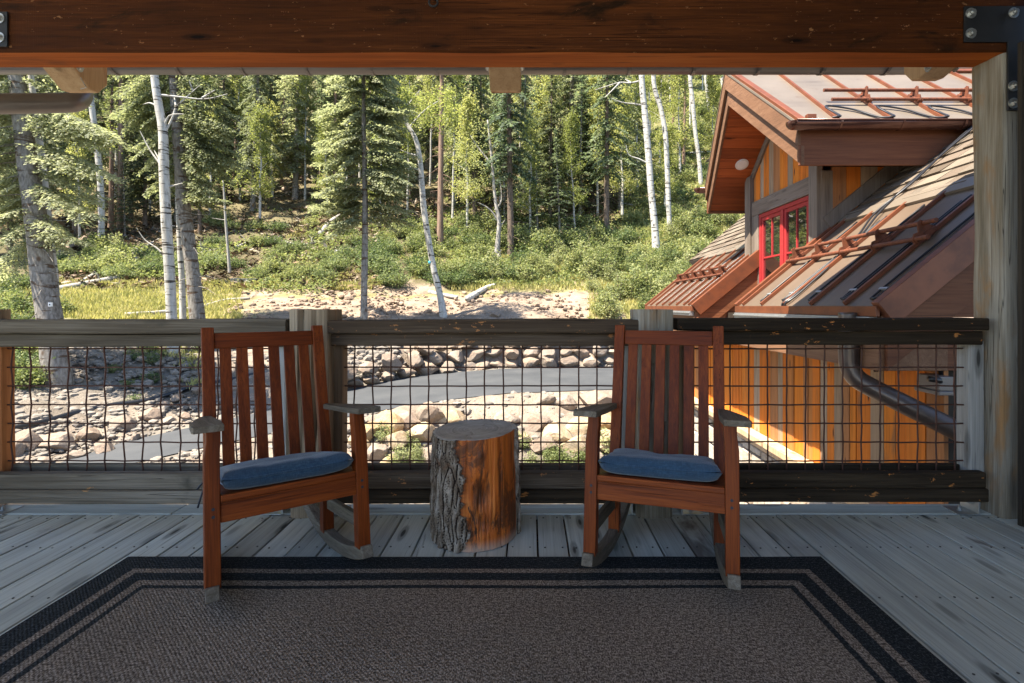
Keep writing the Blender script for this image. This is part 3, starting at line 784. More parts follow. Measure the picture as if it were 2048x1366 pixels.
    def bark_h(a,z):
        x,y = math.sin(a)*r0, -math.cos(a)*r0
        wx = mnoise.noise(Vector((x*14,y*14,z*5)))*.02
        f = mnoise.noise(Vector((x*34+wx*40,y*34,z*8))); f2 = mnoise.noise(Vector((x*70,y*70,z*22)))
        ridge = 1-abs(f)*2.6; ridge = max(0,ridge)      # fissures where noise crosses zero
        return .019-.017*ridge+.004*f2+.002*mnoise.noise(Vector((x*150,y*150,z*120)))
    for j in range(Z2+1):
        for i in range(N2+1):
            a = 1.2+(2*math.pi-1.2+.45)*i/N2      # round the back and the left side
            aa = a if a <= math.pi else a-2*math.pi
            z = j/Z2*Hh
            on = 1-bare(aa,z)
            # how far inside the bark zone: thin the rim
            h = bark_h(aa,z) if on else -.010
            r = radius(aa,z)+h; x,y = math.sin(aa)*r, -math.cos(aa)*r
            keep[(i,j)] = on; vs.append((x,y,max(.003,z/Hh*top(x,y)-.001)))
    for j in range(Z2):
        for i in range(N2):
            if keep[(i,j)]+keep[(i+1,j)]+keep[(i,j+1)]+keep[(i+1,j+1)] > 0:
                p = j*(N2+1)+i; fs.append((p,p+1,p+N2+2,p+N2+1))
    mb.add(vs, fs)
    t = NT('log bark', .9, .15); o = t.obj()
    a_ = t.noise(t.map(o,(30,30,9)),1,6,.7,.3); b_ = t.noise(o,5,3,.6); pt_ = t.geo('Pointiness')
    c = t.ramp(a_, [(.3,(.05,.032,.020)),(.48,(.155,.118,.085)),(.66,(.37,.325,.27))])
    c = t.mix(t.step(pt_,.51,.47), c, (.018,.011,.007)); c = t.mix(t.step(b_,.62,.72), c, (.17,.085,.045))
    t.color(c); t.bump(a_, .9, .008)
    mb.build('bark', t.m, root, smooth=False)
make_stump()
# ================================================================ neighbouring wing of the house (right)
def siding_mat(name, axis='Z', stops=None):
    t = NT(name, .75, .25); o = t.shifted(t.obj()); isl = t.island()
    base = t.ramp(isl, stops or [(0,(.54,.145,.014)),(.20,(.34,.14,.05)),(.32,(.58,.17,.016)),(.50,(.30,.20,.12)),(.57,(.56,.155,.016)),(.72,(.42,.15,.035)),(.80,(.55,.14,.012)),(.94,(.34,.24,.155))], 'CONSTANT')
    g = t.noise(t.map(o, axis_scale(axis, 1.1, 24)), 1, 5, .62, .5); b = t.noise(t.map(o, axis_scale(axis, .9, 5)), 1, 4, .6, .4)
    c = t.mix(1.0, base, t.ramp(g, [(.25,.55),(.5,.95),(.75,1.15)]), 'MULTIPLY')
    c = t.mix(t.math('MULTIPLY', t.step(b,.56,.70), .7), c, (.16,.09,.045))
    k = t.voro(t.map(o, axis_scale(axis, 1.5, 7)), 1.0); c = t.mix(t.step(k,.11,.05), c, (.07,.03,.015))
    t.color(c); t.bump(t.math('ADD', g, t.math('MULTIPLY', b,.4)), .45, .004); return t.m
M['siding'] = siding_mat('reclaimed siding boards')
M['soffit'] = wood('red brown soffit boards', [(.2,(.10,.022,.006)),(.5,(.26,.062,.014)),(.8,(.38,.105,.025))], 'X', 26, .9, .55, .3, .3, .65, knots=1.0)
M['fascia'] = wood('brown fascia', [(.2,(.085,.040,.020)),(.5,(.16,.080,.042)),(.8,(.24,.13,.075))], 'Y', 26, .9, .7, .25, .4, .2)
M['fascia_x'] = wood('brown eave fascia', [(.2,(.075,.025,.011)),(.5,(.145,.052,.022)),(.8,(.21,.085,.038))], 'X', 26, .9, .65, .25, .4, .2, knots=.8)
M['trim_grey'] = wood('grey brown timber trim', [(.2,(.075,.055,.04)),(.5,(.165,.125,.095)),(.8,(.25,.20,.16))], 'Y', 22, .9, .8, .2, .6, .2, knots=1.0)
M['trim_grey_z'] = wood('grey brown corner board', [(.2,(.075,.055,.04)),(.5,(.17,.135,.105)),(.8,(.26,.21,.17))], 'Z', 22, .9, .8, .2, .6, .2, knots=1.0)
M['red'] = flat('red window paint', (.31,.026,.028), .4, .35)
M['copper'] = metal('rust coloured roof trim', (.17,.050,.018), .5, .25, (.11,.034,.014), 6, .05)
M['rust'] = metal('rusted snow guard', (.16,.046,.017), .7, .2, (.08,.026,.013), 22, .25)
def roofmetal():
    t = NT('coated steel roof', .33, .5); o = t.obj()
    n = t.noise(t.map(o,(.8,.8,.8)), 1, 4, .6); f = t.noise(o, 60, 4, .7); isl = t.island()
    c = t.ramp(t.math('ADD', n, t.math('MULTIPLY', t.math('SUBTRACT', f, .5), .12)), [(.3,(.140,.113,.085)),(.5,(.172,.140,.107)),(.7,(.198,.163,.126))])
    st_ = t.noise(t.map(o,(1.2,9,1.2)), 1, 5, .65, .3); c = t.mix(t.math('MULTIPLY', t.step(st_,.54,.74), .45), c, (.08,.058,.042)); sp_ = t.noise(o, 9, 5, .7); c = t.mix(t.math('MULTIPLY', t.step(sp_,.60,.72), .5), c, (.10,.05,.025)); t.color(c); t.b.inputs['Metallic'].default_value = .25; t.set(t.b.inputs['Roughness'], t.math('ADD', .34, t.math('MULTIPLY', n, .15))); t.bump(n, .04, .02); return t.m
M['roofmetal'] = roofmetal()
M['roofmetal_low'] = M['roofmetal'].copy(); M['roofmetal_low'].name = 'bronze steel roof'
for n_ in M['roofmetal_low'].node_tree.nodes:
    if n_.type == 'VALTORGB' and len(n_.color_ramp.elements) == 3 and abs(n_.color_ramp.elements[1].color[0]-.172) < .002:
        for e_,c_ in zip(n_.color_ramp.elements, ((.100,.070,.048),(.125,.088,.060),(.148,.106,.073))): e_.color = (*c_,1)
    if n_.type == 'BSDF_PRINCIPLED': n_.inputs['Specular IOR Level'].default_value = .7
def shingle():
    t = NT('asphalt shingles', .92, .15); o = t.obj(); isl = t.island()
    c = t.ramp(isl, [(0,(.085,.065,.046)),(.35,(.13,.10,.075)),(.7,(.17,.14,.105)),(1,(.11,.09,.07))])
    f = t.noise(o, 120, 3, .7); c = t.mix(1.0, c, t.ramp(f,[(.3,.6),(.7,1.25)]), 'MULTIPLY'); t.color(c); t.bump(f,.5,.004); return t.m
M['shingle'] = shingle()
def glassm():
    t = NT('window glass', .02, .9); t.color((.006,.008,.007)); t.b.inputs['IOR'].default_value = 2.6
    n = t.noise(t.obj(), 2.2, 2, .5); t.bump(n, .03, .02); return t.m
M['glass'] = glassm()
M['cable'] = flat('black heating cable', (.012,.012,.014), .35, .5)
M['light_lens'] = flat('white recessed lamp', (.62,.60,.56), .5)

house = empty('timber_house', (2.9, 6.0, -4.4)); tag(house, 'timber house wing with a red framed dormer window and rusty metal roofs', 'house')
HL = Vector(house.location)
def hb(mb, name, mat, parent=None, **kw):
    mb.v = [(a-HL.x, b-HL.y, c-HL.z) for a,b,c in mb.v]
    return mb.build(name, mat, parent or house, **kw)
XE, SL, YC_ = 2.46, .82, 6.20
XF, XR = 3.66, 7.6
def zr(x): return 1.10+SL*(x-XE)
NRM = Vector((-SL,0,1)).normalized()
def onroof(x, y, h=0.0): return Vector((x,y,zr(x)))+NRM*h
YN, YF0, YF1 = 3.67, 7.85, 11.05
def slab(mb, x0, x1, y0, y1, h0, h1):
    a = [onroof(x0,y0,h0),onroof(x1,y0,h0),onroof(x1,y1,h0),onroof(x0,y1,h0)]
    b = [onroof(x0,y0,h1),onroof(x1,y0,h1),onroof(x1,y1,h1),onroof(x0,y1,h1)]
    return mb.hexa(a,b)
# --- metal eave roofs with ribs, rake trim, cornice
for (y0,y1,ribs) in ((YN,YC_,[4.08,4.58,5.06,5.55,6.03]),(YF0,YF1,[8.10,8.36,8.77,9.24,9.71,10.18,10.65])):
    mb = MB(); slab(mb, XE, XF+.08, y0+.02, y1, -.03, .0); o = hb(mb, 'metal_roof', M['roofmetal_low'], bevel=.003)
    mb = MB()
    for y in ribs: slab(mb, XE+.005, XF, y-.014, y+.014, .001, .036)
    hb(mb, 'standing_seam', M['copper'], o, bevel=.003)
    mb = MB(); slab(mb, XE-.012, XF+.4, y0-.035, y0+.045, -.16, .042); hb(mb, 'rake_trim', M['copper'], o, bevel=.004)
    mb = MB(); slab(mb, XE-.012, XF+.02, y1-.045, y1+.012, -.04, .042); hb(mb, 'rake_trim', M['copper'], o, bevel=.004)
    mb = MB(); a = onroof(XE,0,0); mb.box(XE-.030, XE-.001, y0+.0, y1, a.z-.075, a.z-.001); hb(mb, 'drip_edge', M['copper'], o, bevel=.003)
    mb = MB(); mb.box(XE-.045, XE+.02, y0+.06, y1-.02, .955, 1.022); mb.box(XE-.06, XE-.045, y0+.06, y1-.02, .99,1.005); hb(mb, 'eave_gutter', M['galv'], o, bevel=.003)
    # boxed cornice under the eave
    mb = MB(); ze = .64
    mb.prism([(XE+.02,.955),(XE+.0,ze),(2.96,ze),(2.96,zr(2.96)-.05),(XE+.04,zr(XE)-.05)], 'Y', y0+.03, y1-.01); hb(mb, 'cornice', M['fascia'], o, bevel=.006, fix=True)
    # gable-end boards beneath the rake
    mb = MB(); x = 2.97; i = 0
    z = ze
    while z < 2.6:
        zt = min(z+.19, 2.8); xl = max(2.965, XE+(z+.28-1.1)/SL)
        mb.box(xl, 5.2, y0+.045, y0+.075, z, zt-.006); z += .19
    hb(mb, 'gable_end_boards', M['fascia_x'], o, bevel=.003)
    mb = MB(); mb.hexa([(XE+.05,y0+.0,zr(XE+.05)-.50),(XF+.5,y0+.0,zr(XF+.5)-.50),(XF+.5,y0+.044,zr(XF+.5)-.50),(XE+.05,y0+.044,zr(XE+.05)-.50)],
                       [(XE+.05,y0+.0,zr(XE+.05)-.215),(XF+.5,y0+.0,zr(XF+.5)-.215),(XF+.5,y0+.044,zr(XF+.5)-.215),(XE+.05,y0+.044,zr(XE+.05)-.215)])
    hb(mb, 'rake_board', M['fascia_x'], o, bevel=.004)
    mb = MB(); slab(mb, XF-.02, XF+.115, y0+.03, y1+(0 if y0 < 5 else 0), .022, .030); slab(mb, XF-.026, XF-.018, y0+.03, y1, .004, .03); hb(mb, 'roof_flashing', M['roofmetal'], o)
# --- shingled upper roof
mb = MB(); xx = XF+.09
slab(mb, XF+.06, XR, YN-.02, 12.2, -.10, -.004)
hb(mb, 'shingle_underlay', M['shingle'])
mb = MB(); course = .205; x = XF+.07; k = 0
cs = 1/math.sqrt(1+SL*SL)
while x < XR-.05:
    x2 = x+course*cs*1.25
    y = YN-.01-R.uniform(0,.3)
    while y < 12.2:
        w_ = R.uniform(.14,.34); ya = max(y, YN-.01); yb = min(y+w_-.006, 12.2)
        # leave the dormer's footprint free below its own roof
        if yb-ya > .03 and not (6.22 < (ya+yb)/2 < 8.19 and x < XF+3.0 and zr(x) < 3.0):
            th = R.uniform(.010,.022)
            a = [onroof(x,ya,.0),onroof(x2,ya,.0),onroof(x2,yb,.0),onroof(x,yb,.0)]
            b = [onroof(x,ya,th+.014),onroof(x2,ya,.004),onroof(x2,yb,.004),onroof(x,yb,th+.014)]
            mb.hexa(a,b)
        y += w_
    x += course*cs; k += 1
hb(mb, 'shingles', M['shingle'])
mb = MB(); mb.tube([(XR,YN-.05,zr(XR)+.02),(XR,12.2,zr(XR)+.02)], .09, 8); hb(mb, 'roof_ridge', M['shingle'])
mb = MB(); mb.hexa([(XR,YN,zr(XR)-.1),(XR+5,YN,zr(XR)-3.6),(XR+5,12.2,zr(XR)-3.6),(XR,12.2,zr(XR)-.1)],[(XR,YN,zr(XR)),(XR+5,YN,zr(XR)-3.5),(XR+5,12.2,zr(XR)-3.5),(XR,12.2,zr(XR))]); hb(mb, 'back_roof', M['shingle'])
# --- lower wall with reclaimed vertical boards, stone base with ledge
XWL = 2.95
mb = MB(); y = 3.72
rr = random.Random(12)
while y < 12.0:
    w_ = rr.choice([.09,.12,.14,.17,.2]); t_ = rr.uniform(0,.012)
    mb.box(XWL-t_, XWL+.03, y, min(y+w_,12.0)-.004, -.52, .70); y += w_
hb(mb, 'wall_boards', M['siding'], bevel=.003)
mb = MB(); mb.box(XWL+.032, XWL+.2, 3.78, 12.0, -4.3, 1.0); mb.box(XWL+.2, 9.0, 3.80, 4.0, -4.3, 1.0); mb.box(XWL+.2, 9.0, 11.8, 12.0, -4.3, 1.2); hb(mb, 'wall_core', M['wall_dark'])
mb = MB(); mb.box(XWL-.16, XWL+.02, 3.70, 12.02, -.60, -.525); mb.box(XWL-.10, XWL+.02, 3.70, 12.02, -.68,-.603); hb(mb, 'stone_ledge', M['rafter'], bevel=.006)
def stonem(name, cols, scale=6):
    t = NT(name, .88, .2); o = t.obj(); oi = t.n('ShaderNodeObjectInfo')
    a = t.noise(o, scale, 6, .62, .4); b = t.noise(o, scale*5, 5, .7); i = t.math('ADD', t.math('MULTIPLY', t.island(), .5), t.math('MULTIPLY', oi.outputs['Random'], .5))
    base = t.ramp(t.math('ADD', t.math('MULTIPLY', a, .6), t.math('MULTIPLY', i, .5)), cols)
    c = t.mix(1.0, base, t.ramp(b,[(.3,.7),(.7,1.2)]), 'MULTIPLY'); t.color(c); t.bump(t.math('ADD', a, t.math('MULTIPLY', b,.5)), .7, .04); return t.m
M['veneer'] = stonem('stone veneer', [(.25,(.25,.17,.11)),(.5,(.40,.33,.26)),(.75,(.46,.40,.34)),(.95,(.30,.28,.26))], 3)
mb = MB(); y = 4.08
z = -4.3
while z < -.70:
    h_ = rr.uniform(.22,.42); z2 = min(z+h_, -.695); y = 3.72-rr.uniform(0,.3)
    while y < 12.0:
        w_ = rr.uniform(.22,.6); a = max(y,3.72); b = min(y+w_,12.0)-.015; t_ = rr.uniform(.03,.07)
        if b-a > .06:
            j = lambda: rr.uniform(-.03,.03)
            mb.hexa([(XWL+.03,a,z),(XWL+.03,b,z),(XWL+.03,b,z2-.015),(XWL+.03,a,z2-.015)][::-1],
                    [(XWL-t_,a+.012+j()*.4,z+.012),(XWL-t_,b-.012,z+.012+j()*.5),(XWL-t_,b-.012+j()*.4,z2-.027),(XWL-t_,a+.012,z2-.027+j()*.5)][::-1])
        y += w_
    z = z2
hb(mb, 'stone_base', M['veneer'], bevel=.012, seg=2, fix=True)
# --- dormer
XW, DY0, DY1 = 3.46, 6.20, 8.21
X2, XP, YP, WD = 2.934, 2.704, 7.208, 1.50
ZP = 4.342; DS = .82
def zd(y): return ZP-DS*abs(y-YP)
def xg(y): return XP+(X2-XP)*abs(y-YP)/WD
XB = 6.6
# roof skins (metal), one slope at a time
DN = {-1: Vector((0,-DS,1)).normalized(), 1: Vector((0,DS,1)).normalized()}
def on_d(x, y, h=0.0): return Vector((x,y,zd(y)))+DN[-1 if y <= YP else 1]*h
for s in (-1,1):
    ye = YP+s*WD; yr = YP+s*.02
    mb = MB()
    A = [(xg(yr)-.02,yr,zd(yr)-.03),(XB,yr,zd(yr)-.03),(XB-1.5,ye,zd(ye)-.03),(xg(ye)-.02,ye,zd(ye)-.03)]
    B = [(a,b,c+.03) for a,b,c in A]; mb.hexa(A,B); o = hb(mb, 'dormer_roof', M['roofmetal'], fix=True)
    mb = MB()
    x = 3.37
    while x < 6.4:
        p = on_d(x, YP+s*.07, .016); q = on_d(x, ye, .016); mb.bar(p, q, .026, .034, DN[s]); x += .59
    hb(mb, 'standing_seam', M['copper'], o)
    mb = MB(); p = Vector((xg(yr)+.035,YP+s*.05,zd(YP+s*.05)))+DN[s]*.012; q = Vector((xg(ye)+.035,ye,zd(ye)))+DN[s]*.012
    mb.bar(p,q,.085,.045,DN[s]); hb(mb, 'rake_trim', M['copper'], o, bevel=.004)
    mb = MB(); mb.box(X2-.02, XB-1.2, min(ye,ye+s*.022), max(ye,ye+s*.022), zd(ye)-.055, zd(ye)+.012); mb.box(X2+.10,X2+.2, min(ye-s*.06,ye-s*.004),max(ye-s*.06,ye-s*.004), zd(ye)+.0,zd(ye)+.09); hb(mb, 'eave_trim', M['copper'], o, bevel=.003)
    # ridge side flashing
    mb = MB(); mb.bar(on_d(XP+.02,YP+s*.045,.02), on_d(XB,YP+s*.045,.02), .10, .03, DN[s]); hb(mb, 'ridge_flashing', M['copper'], o, bevel=.003)
    # soffit boards (run along x), plane .40 under the skin
    mb = MB(); t_ = .0; nB = 11; DP = .46
    for k in range(nB):
        ya = YP+s*WD*k/nB; yb = YP+s*(WD*(k+1)/nB-.006)
        if s < 0: ya, yb = yb, ya
        lo_ = [(xg(ya)+.055,ya,zd(ya)-DP),(XB-2.2,ya,zd(ya)-DP),(XB-2.2,yb,zd(yb)-DP),(xg(yb)+.055,yb,zd(yb)-DP)]
        mb.hexa(lo_, [(a,b,c+.02) for a,b,c in lo_])
    hb(mb, 'soffit', M['soffit'], fix=True)
    # rake fascia in two boards, the upper standing proud of the lower
    for (d0,d1,off,nm) in ((.035,.255,-.012,'rake_fascia'),(.262,.475,.028,'rake_fascia')):
        p0 = Vector((xg(YP)+off,YP,0)); p1 = Vector((xg(ye)+off,ye+s*.0,0)); wv = Vector((.036,0,0))
        mb = MB(); mb.hexa([p0+Vector((0,0,ZP-d1)),p1+Vector((0,0,zd(ye)-d1)),p1+wv+Vector((0,0,zd(ye)-d1)),p0+wv+Vector((0,0,ZP-d1))],
                          [p0+Vector((0,0,ZP-d0)),p1+Vector((0,0,zd(ye)-d0)),p1+wv+Vector((0,0,zd(ye)-d0)),p0+wv+Vector((0,0,ZP-d0))])
        hb(mb, nm, M['fascia'], bevel=.004, fix=True)
    # eave fascia
    mb = MB(); y0,y1 = (ye-.03,ye-.002) if s < 0 else (ye+.002,ye+.03)
    y0,y1 = (ye+.002,ye+.032) if s < 0 else (ye-.032,ye-.002)
    mb.box(X2+.01, XB-1.0, y0,y1, zd(ye)-.475, zd(ye)-.02); hb(mb, 'eave_fascia', M['fascia_x'], bevel=.005)
    # half-round gutter
    gy = ye+s*.085; gz_ = zd(ye)-.035; gx0 = X2-.10
    mb = MB(); half_round(mb, (gx0,gy,gz_), (5.35,gy,gz_), .082)
    # rounded end cap
    vs=[(gx0,gy,gz_)]; fs=[]; n_=10
    for i in range(n_+1):
        for k in range(n_+1):
            a = math.pi*k/n_; b = math.pi/2*i/n_
            vs.append((gx0-math.sin(b)*.075, gy+math.cos(a)*.082*math.cos(b), gz_-math.sin(a)*.082*math.cos(b)))
    for i in range(n_):
        for k in range(n_):
            a = 1+i*(n_+1)+k; fs.append((a,a+1,a+n_+2,a+n_+1))
    mb.add(vs,fs); mb.box(gx0,5.35,gy+s*.078,gy+s*.094,gz_-.004,gz_+.008) if s > 0 else mb.box(gx0,5.35,gy-.094,gy-.078,gz_-.004,gz_+.008)
    g = hb(mb, 'gutter', M['brown_steel'], smooth=True, fix=True)
    x = X2+.38
    while x < 5.3:
        mb = MB(); half_round(mb, (x-.012,gy,gz_), (x+.012,gy,gz_), .087, .005); hb(mb, 'gutter_bracket', M['brown_steel'], g, fix=True); x += .66
mb = MB(); mb.tube([(XP-.03,YP,ZP+.018),(XB,YP,ZP+.018)], .035, 10); hb(mb, 'ridge_cap', M['roofmetal'], smooth=True)
# recessed lamp in the far soffit
yl, xl = 7.965, 3.23; zl_ = zd(yl)-.462; nn = Vector((0,-DS,-1)).normalized()
mb = MB(); cpt = Vector((xl,yl,zl_)); mb.tube([cpt+nn*-.004,cpt+nn*.012],.098,28); lt = hb(mb, 'soffit_lamp', M['light_lens'], bevel=.004)
mb = MB(); mb.tube([cpt+nn*.012,cpt+nn*.016],.07,24); hb(mb, 'lens', M['white_plastic'], lt)
# gable wall boards above the header, each cut to the slope
mb = MB(); y = DY0+.02
while y < DY1-.02:
    w_ = rr.choice([.11,.14,.17,.2]); yb = min(y+w_-.004, DY1-.02); t_ = rr.uniform(0,.008)
    ta, tb = zd(y)-.455, zd(yb)-.455
    mb.hexa([(XW-t_,y,2.69),(XW+.03,y,2.69),(XW+.03,yb,2.69),(XW-t_,yb,2.69)],[(XW-t_,y,ta),(XW+.03,y,ta),(XW+.03,yb,tb),(XW-t_,yb,tb)]); y += w_
dw = hb(mb, 'gable_boards', M['siding'], bevel=.002)
mb = MB(); mb.box(XW-.045, XW+.03, DY0+.16, DY1-.16, 2.47, 2.688); hb(mb, 'header', M['trim_grey'], bevel=.006)
for (a,b) in ((DY0+.16,6.395),(7.835,DY1-.16)):
    mb = MB(); mb.box(XW-.040, XW+.03, a, b, .62, 2.468); hb(mb, 'window_casing', M['trim_grey_z'], bevel=.005)
for (a,b) in ((DY0-.03,DY0+.155),(DY1-.155,DY1+.03)):
    mb = MB(); mb.box(XW-.075, XW-.005, a, b, 1.02, zd((a+b)/2)-.47); hb(mb, 'corner_board', M['trim_grey_z'], bevel=.006)
# raking frieze on the gable wall
for s in (-1,1):
    mb = MB(); p = Vector((XW-.02,YP,ZP-.535)); q = Vector((XW-.02,YP+s*1.0,zd(YP+s*1.0)-.535)); mb.bar(p,q,.035,.10,Vector((0,s*DS,1)).normalized()); hb(mb, 'raking_frieze', M['trim_grey'], bevel=.004)
mb = MB(); mb.box(XW+.031, XW+.12, DY0, DY1, -4.3, 2.7); hb(mb, 'dormer_core', M['wall_dark'])
mb = MB(); y = 6.3
while y < 7.8: mb.box(XW-.02,XW+.03,y,y+.19,.62,1.01); y += .195
hb(mb, 'apron_boards', M['fascia'], bevel=.003)
mb = MB(); mb.box(XWL-.02, XW+.02, YC_+.03, YF0-.01, .86, .90); hb(mb, 'ledge_flashing', M['copper'], bevel=.004)
mb = MB(); mb.prism([(XE+.02,.90),(XE+.0,.64),(2.96,.64),(2.96,.859),(XE+.04,.859)], 'Y', YC_+.005, YF0+.02); hb(mb, 'cornice', M['fascia'], bevel=.005, fix=True)
# near cheek wall: boards above the main roof, corner board, sloping trim
mb = MB(); x = XW+.12
while x < 5.0:
    w_ = rr.choice([.14,.17,.2]); za, zb_ = zr(x)-.02, zr(x+w_)-.02
    mb.hexa([(x,DY0-.012,za),(x+w_-.004,DY0-.012,zb_),(x+w_-.004,DY0+.03,zb_),(x,DY0+.03,za)],[(x,DY0-.012,2.75),(x+w_-.004,DY0-.012,2.75),(x+w_-.004,DY0+.03,2.75),(x,DY0+.03,2.75)]); x += w_
hb(mb, 'cheek_boards', M['siding'], bevel=.002)
mb = MB(); mb.box(XW-.02, XW+.115, DY0-.036, DY0-.002, 1.85, 2.70); hb(mb, 'corner_board', M['trim_grey_z'], bevel=.005)
mb = MB(); mb.bar(onroof(XW+.10,DY0-.03,.10)+Vector((0,0,0)), onroof(4.9,DY0-.03,.10), .036, .15, NRM); hb(mb, 'sloping_trim', M['trim_grey_z'], bevel=.004)
# --- window: two casements side by side in a red frame
win = empty('window', Vector((XW,7.115,1.25))-HL); win.parent = house
def wb(mb, name, mat, **kw):
    mb.v = [(a-XW, b-7.115, c-1.25) for a,b,c in mb.v]; return mb.build(name, mat, win, **kw)
WY0, WY1, WZ0, WZ1 = 6.40, 7.83, 1.02, 2.465
mb = MB(); mb.box(XW-.03,XW+.03,WY0,WY0+.055,WZ0,WZ1); mb.box(XW-.03,XW+.03,WY1-.055,WY1,WZ0,WZ1); mb.box(XW-.03,XW+.03,WY0+.056,WY1-.056,WZ1-.055,WZ1); mb.box(XW-.045,XW+.03,WY0+.056,WY1-.056,WZ0,WZ0+.055)
ym = (WY0+WY1)/2; mb.box(XW-.034,XW+.03,ym-.035,ym+.035,WZ0+.056,WZ1-.056); wb(mb,'frame',M['red'],bevel=.004)
for (a,b) in ((WY0+.058,ym-.037),(ym+.037,WY1-.058)):
    mb = MB(); z0,z1 = WZ0+.058,WZ1-.058; s_ = .05; zmid = z0+(z1-z0)*.55
    mb.box(XW-.018,XW+.02,a,a+s_,z0,z1); mb.box(XW-.018,XW+.02,b-s_,b,z0,z1); mb.box(XW-.018,XW+.02,a+s_+.001,b-s_-.001,z1-s_,z1); mb.box(XW-.018,XW+.02,a+s_+.001,b-s_-.001,z0,z0+s_)
    mb.box(XW-.010,XW+.018,a+s_+.001,b-s_-.001,zmid-.013,zmid+.013); mb.box(XW-.010,XW+.018,(a+b)/2-.011,(a+b)/2+.011,zmid+.014,z1-s_-.001)
    wb(mb,'sash',M['red'],bevel=.003)
    mb = MB(); mb.box(XW+.004,XW+.010,a+s_,b-s_,z0+s_,z1-s_); wb(mb,'pane',M['glass'])
# --- snow guards
def snow_guard_main(y0, y1, ys, x=3.10):
    mb = MB()
    for dx,h in ((-.055,.055),(.045,.115)): mb.tube([onroof(x+dx,y0,h),onroof(x+dx,y1,h)], .019, 12)
    g = hb(mb, 'snow_guard', M['rust'], smooth=False)
    for y in ys:
        mb = MB(); T_ = Vector((1,0,SL)).normalized()
        base = onroof(x,y,0)
        prof = [(-.10,.006),(.11,.006),(.115,.03),(.07,.10),(.055,.15),(.02,.15),(-.02,.085),(-.055,.095),(-.095,.07)]
        vs = [base+T_*a+NRM*b+Vector((0,-.006,0)) for a,b in prof]+[base+T_*a+NRM*b+Vector((0,.006,0)) for a,b in prof]
        n = len(prof); fs = [tuple(range(n)),tuple(range(2*n-1,n-1,-1))]+[(i,n+i,n+(i+1)%n,(i+1)%n) for i in range(n)]
        mb.add(vs,fs); mb.bar(base+T_*-.09+NRM*.034, base+T_*.10+NRM*.034, .055, .03, NRM)
        mb.tube([base+NRM*.035+Vector((0,-.045,0)),base+NRM*.035+Vector((0,.045,0))],.011,6)
        hb(mb, 'guard_bracket', M['rust'], g, fix=True)
snow_guard_main(3.95, 6.12, [4.08,4.58,5.06,5.55,6.03])
snow_guard_main(8.12, 10.78, [8.30,8.77,9.24,9.71,10.18,10.65], 3.07)
mb = MB(); yg = 6.20
for dy,h in ((-.055,.06),(.055,.12)): mb.tube([on_d(3.50-dy*.5,yg+dy,h),on_d(5.30,yg+dy,h)], .020, 12)
g = hb(mb, 'snow_guard', M['rust'])
for x in (3.96,4.55,5.14):
    mb = MB(); T_ = Vector((0,1,DS)).normalized(); base = on_d(x,yg,0); N_ = DN[-1]
    prof = [(-.11,.02),(.12,.02),(.125,.05),(.09,.13),(.07,.17),(.04,.17),(-.01,.10),(-.05,.11),(-.10,.07)]
    vs = [base+T_*a+N_*b+Vector((-.006,0,0)) for a,b in prof]+[base+T_*a+N_*b+Vector((.006,0,0)) for a,b in prof]
    n = len(prof); mb.add(vs,[tuple(range(n)),tuple(range(2*n-1,n-1,-1))]+[(i,n+i,n+(i+1)%n,(i+1)%n) for i in range(n)])
    mb.bar(base+T_*-.10+N_*.045, base+T_*.11+N_*.045, .06, .035, N_)
    hb(mb, 'guard_bracket', M['rust'], g, fix=True)
# --- heating cables
def smooth_path(P, n=6):
    Q = []
    for i in range(len(P)-1):
        p0,p1,p2,p3 = P[max(i-1,0)],P[i],P[i+1],P[min(i+2,len(P)-1)]
        for s in range(n):
            t = s/n; Q.append(.5*((2*p1)+(p2-p0)*t+(2*p0-5*p1+4*p2-p3)*t*t+(3*p1-p0-3*p2+p3)*t**3))
    return Q+[P[-1]]
ribs = [3.72,4.08,4.58,5.06,5.55,6.03]
for i,y in enumerate(ribs[:-1]):
    xt = 3.52 if i % 2 else 3.60
    P = [onroof(xt,y+.05,.012), onroof(3.3,y+.055,.012), onroof(2.9,y+.05,.013), onroof(2.62,y+.052,.012), onroof(2.53,y+.075,.012), onroof(2.515,y+.105,.014), onroof(2.54,y+.13,.012), onroof(2.75,y+.135,.012), onroof(3.1,y+.13,.012), onroof(xt-.04,y+.125,.012)]
    mb = MB(); mb.tube(smooth_path(P), .009, 7)
    if i in (1,3): mb.tube(smooth_path([p+Vector((.0,.03,.006)) for p in P[:6]]), .008, 7)
    c_ = hb(mb, 'heating_cable', M['cable'], smooth=True)
    mb = MB(); mb.bar(onroof(2.60,y+.06,.014), onroof(2.60,y+.15,.014), .02, .02, NRM); hb(mb, 'cable_clip', M['galv'], c_)
for i,y in enumerate([8.12,8.38,8.80,9.27,9.74,10.21]):
    P = [onroof(3.5,y+.05,.012), onroof(2.9,y+.05,.012), onroof(2.55,y+.055,.012), onroof(2.52,y+.09,.014), onroof(2.56,y+.12,.012), onroof(3.0,y+.125,.012), onroof(3.45,y+.12,.012)]
    mb = MB(); mb.tube(smooth_path(P), .010, 6); hb(mb, 'heating_cable', M['cable'], smooth=True)
for dy in (0,.05):      # run up over the shingles to the ridge
    P = [onroof(2.47,5.02+dy,-.10), onroof(2.46,5.02+dy,.02), onroof(2.6,5.0+dy,.02), onroof(3.2,5.13+dy,.02), onroof(3.6,5.33+dy*1.5,.04), onroof(4.0,5.42-dy,.05), onroof(4.6,5.5+dy,.05), onroof(5.6,5.55+dy*2,.05)]
    mb = MB(); mb.tube(smooth_path(P), .011, 7); hb(mb, 'heating_cable', M['cable'], smooth=True)
P = []; ye = YP-WD
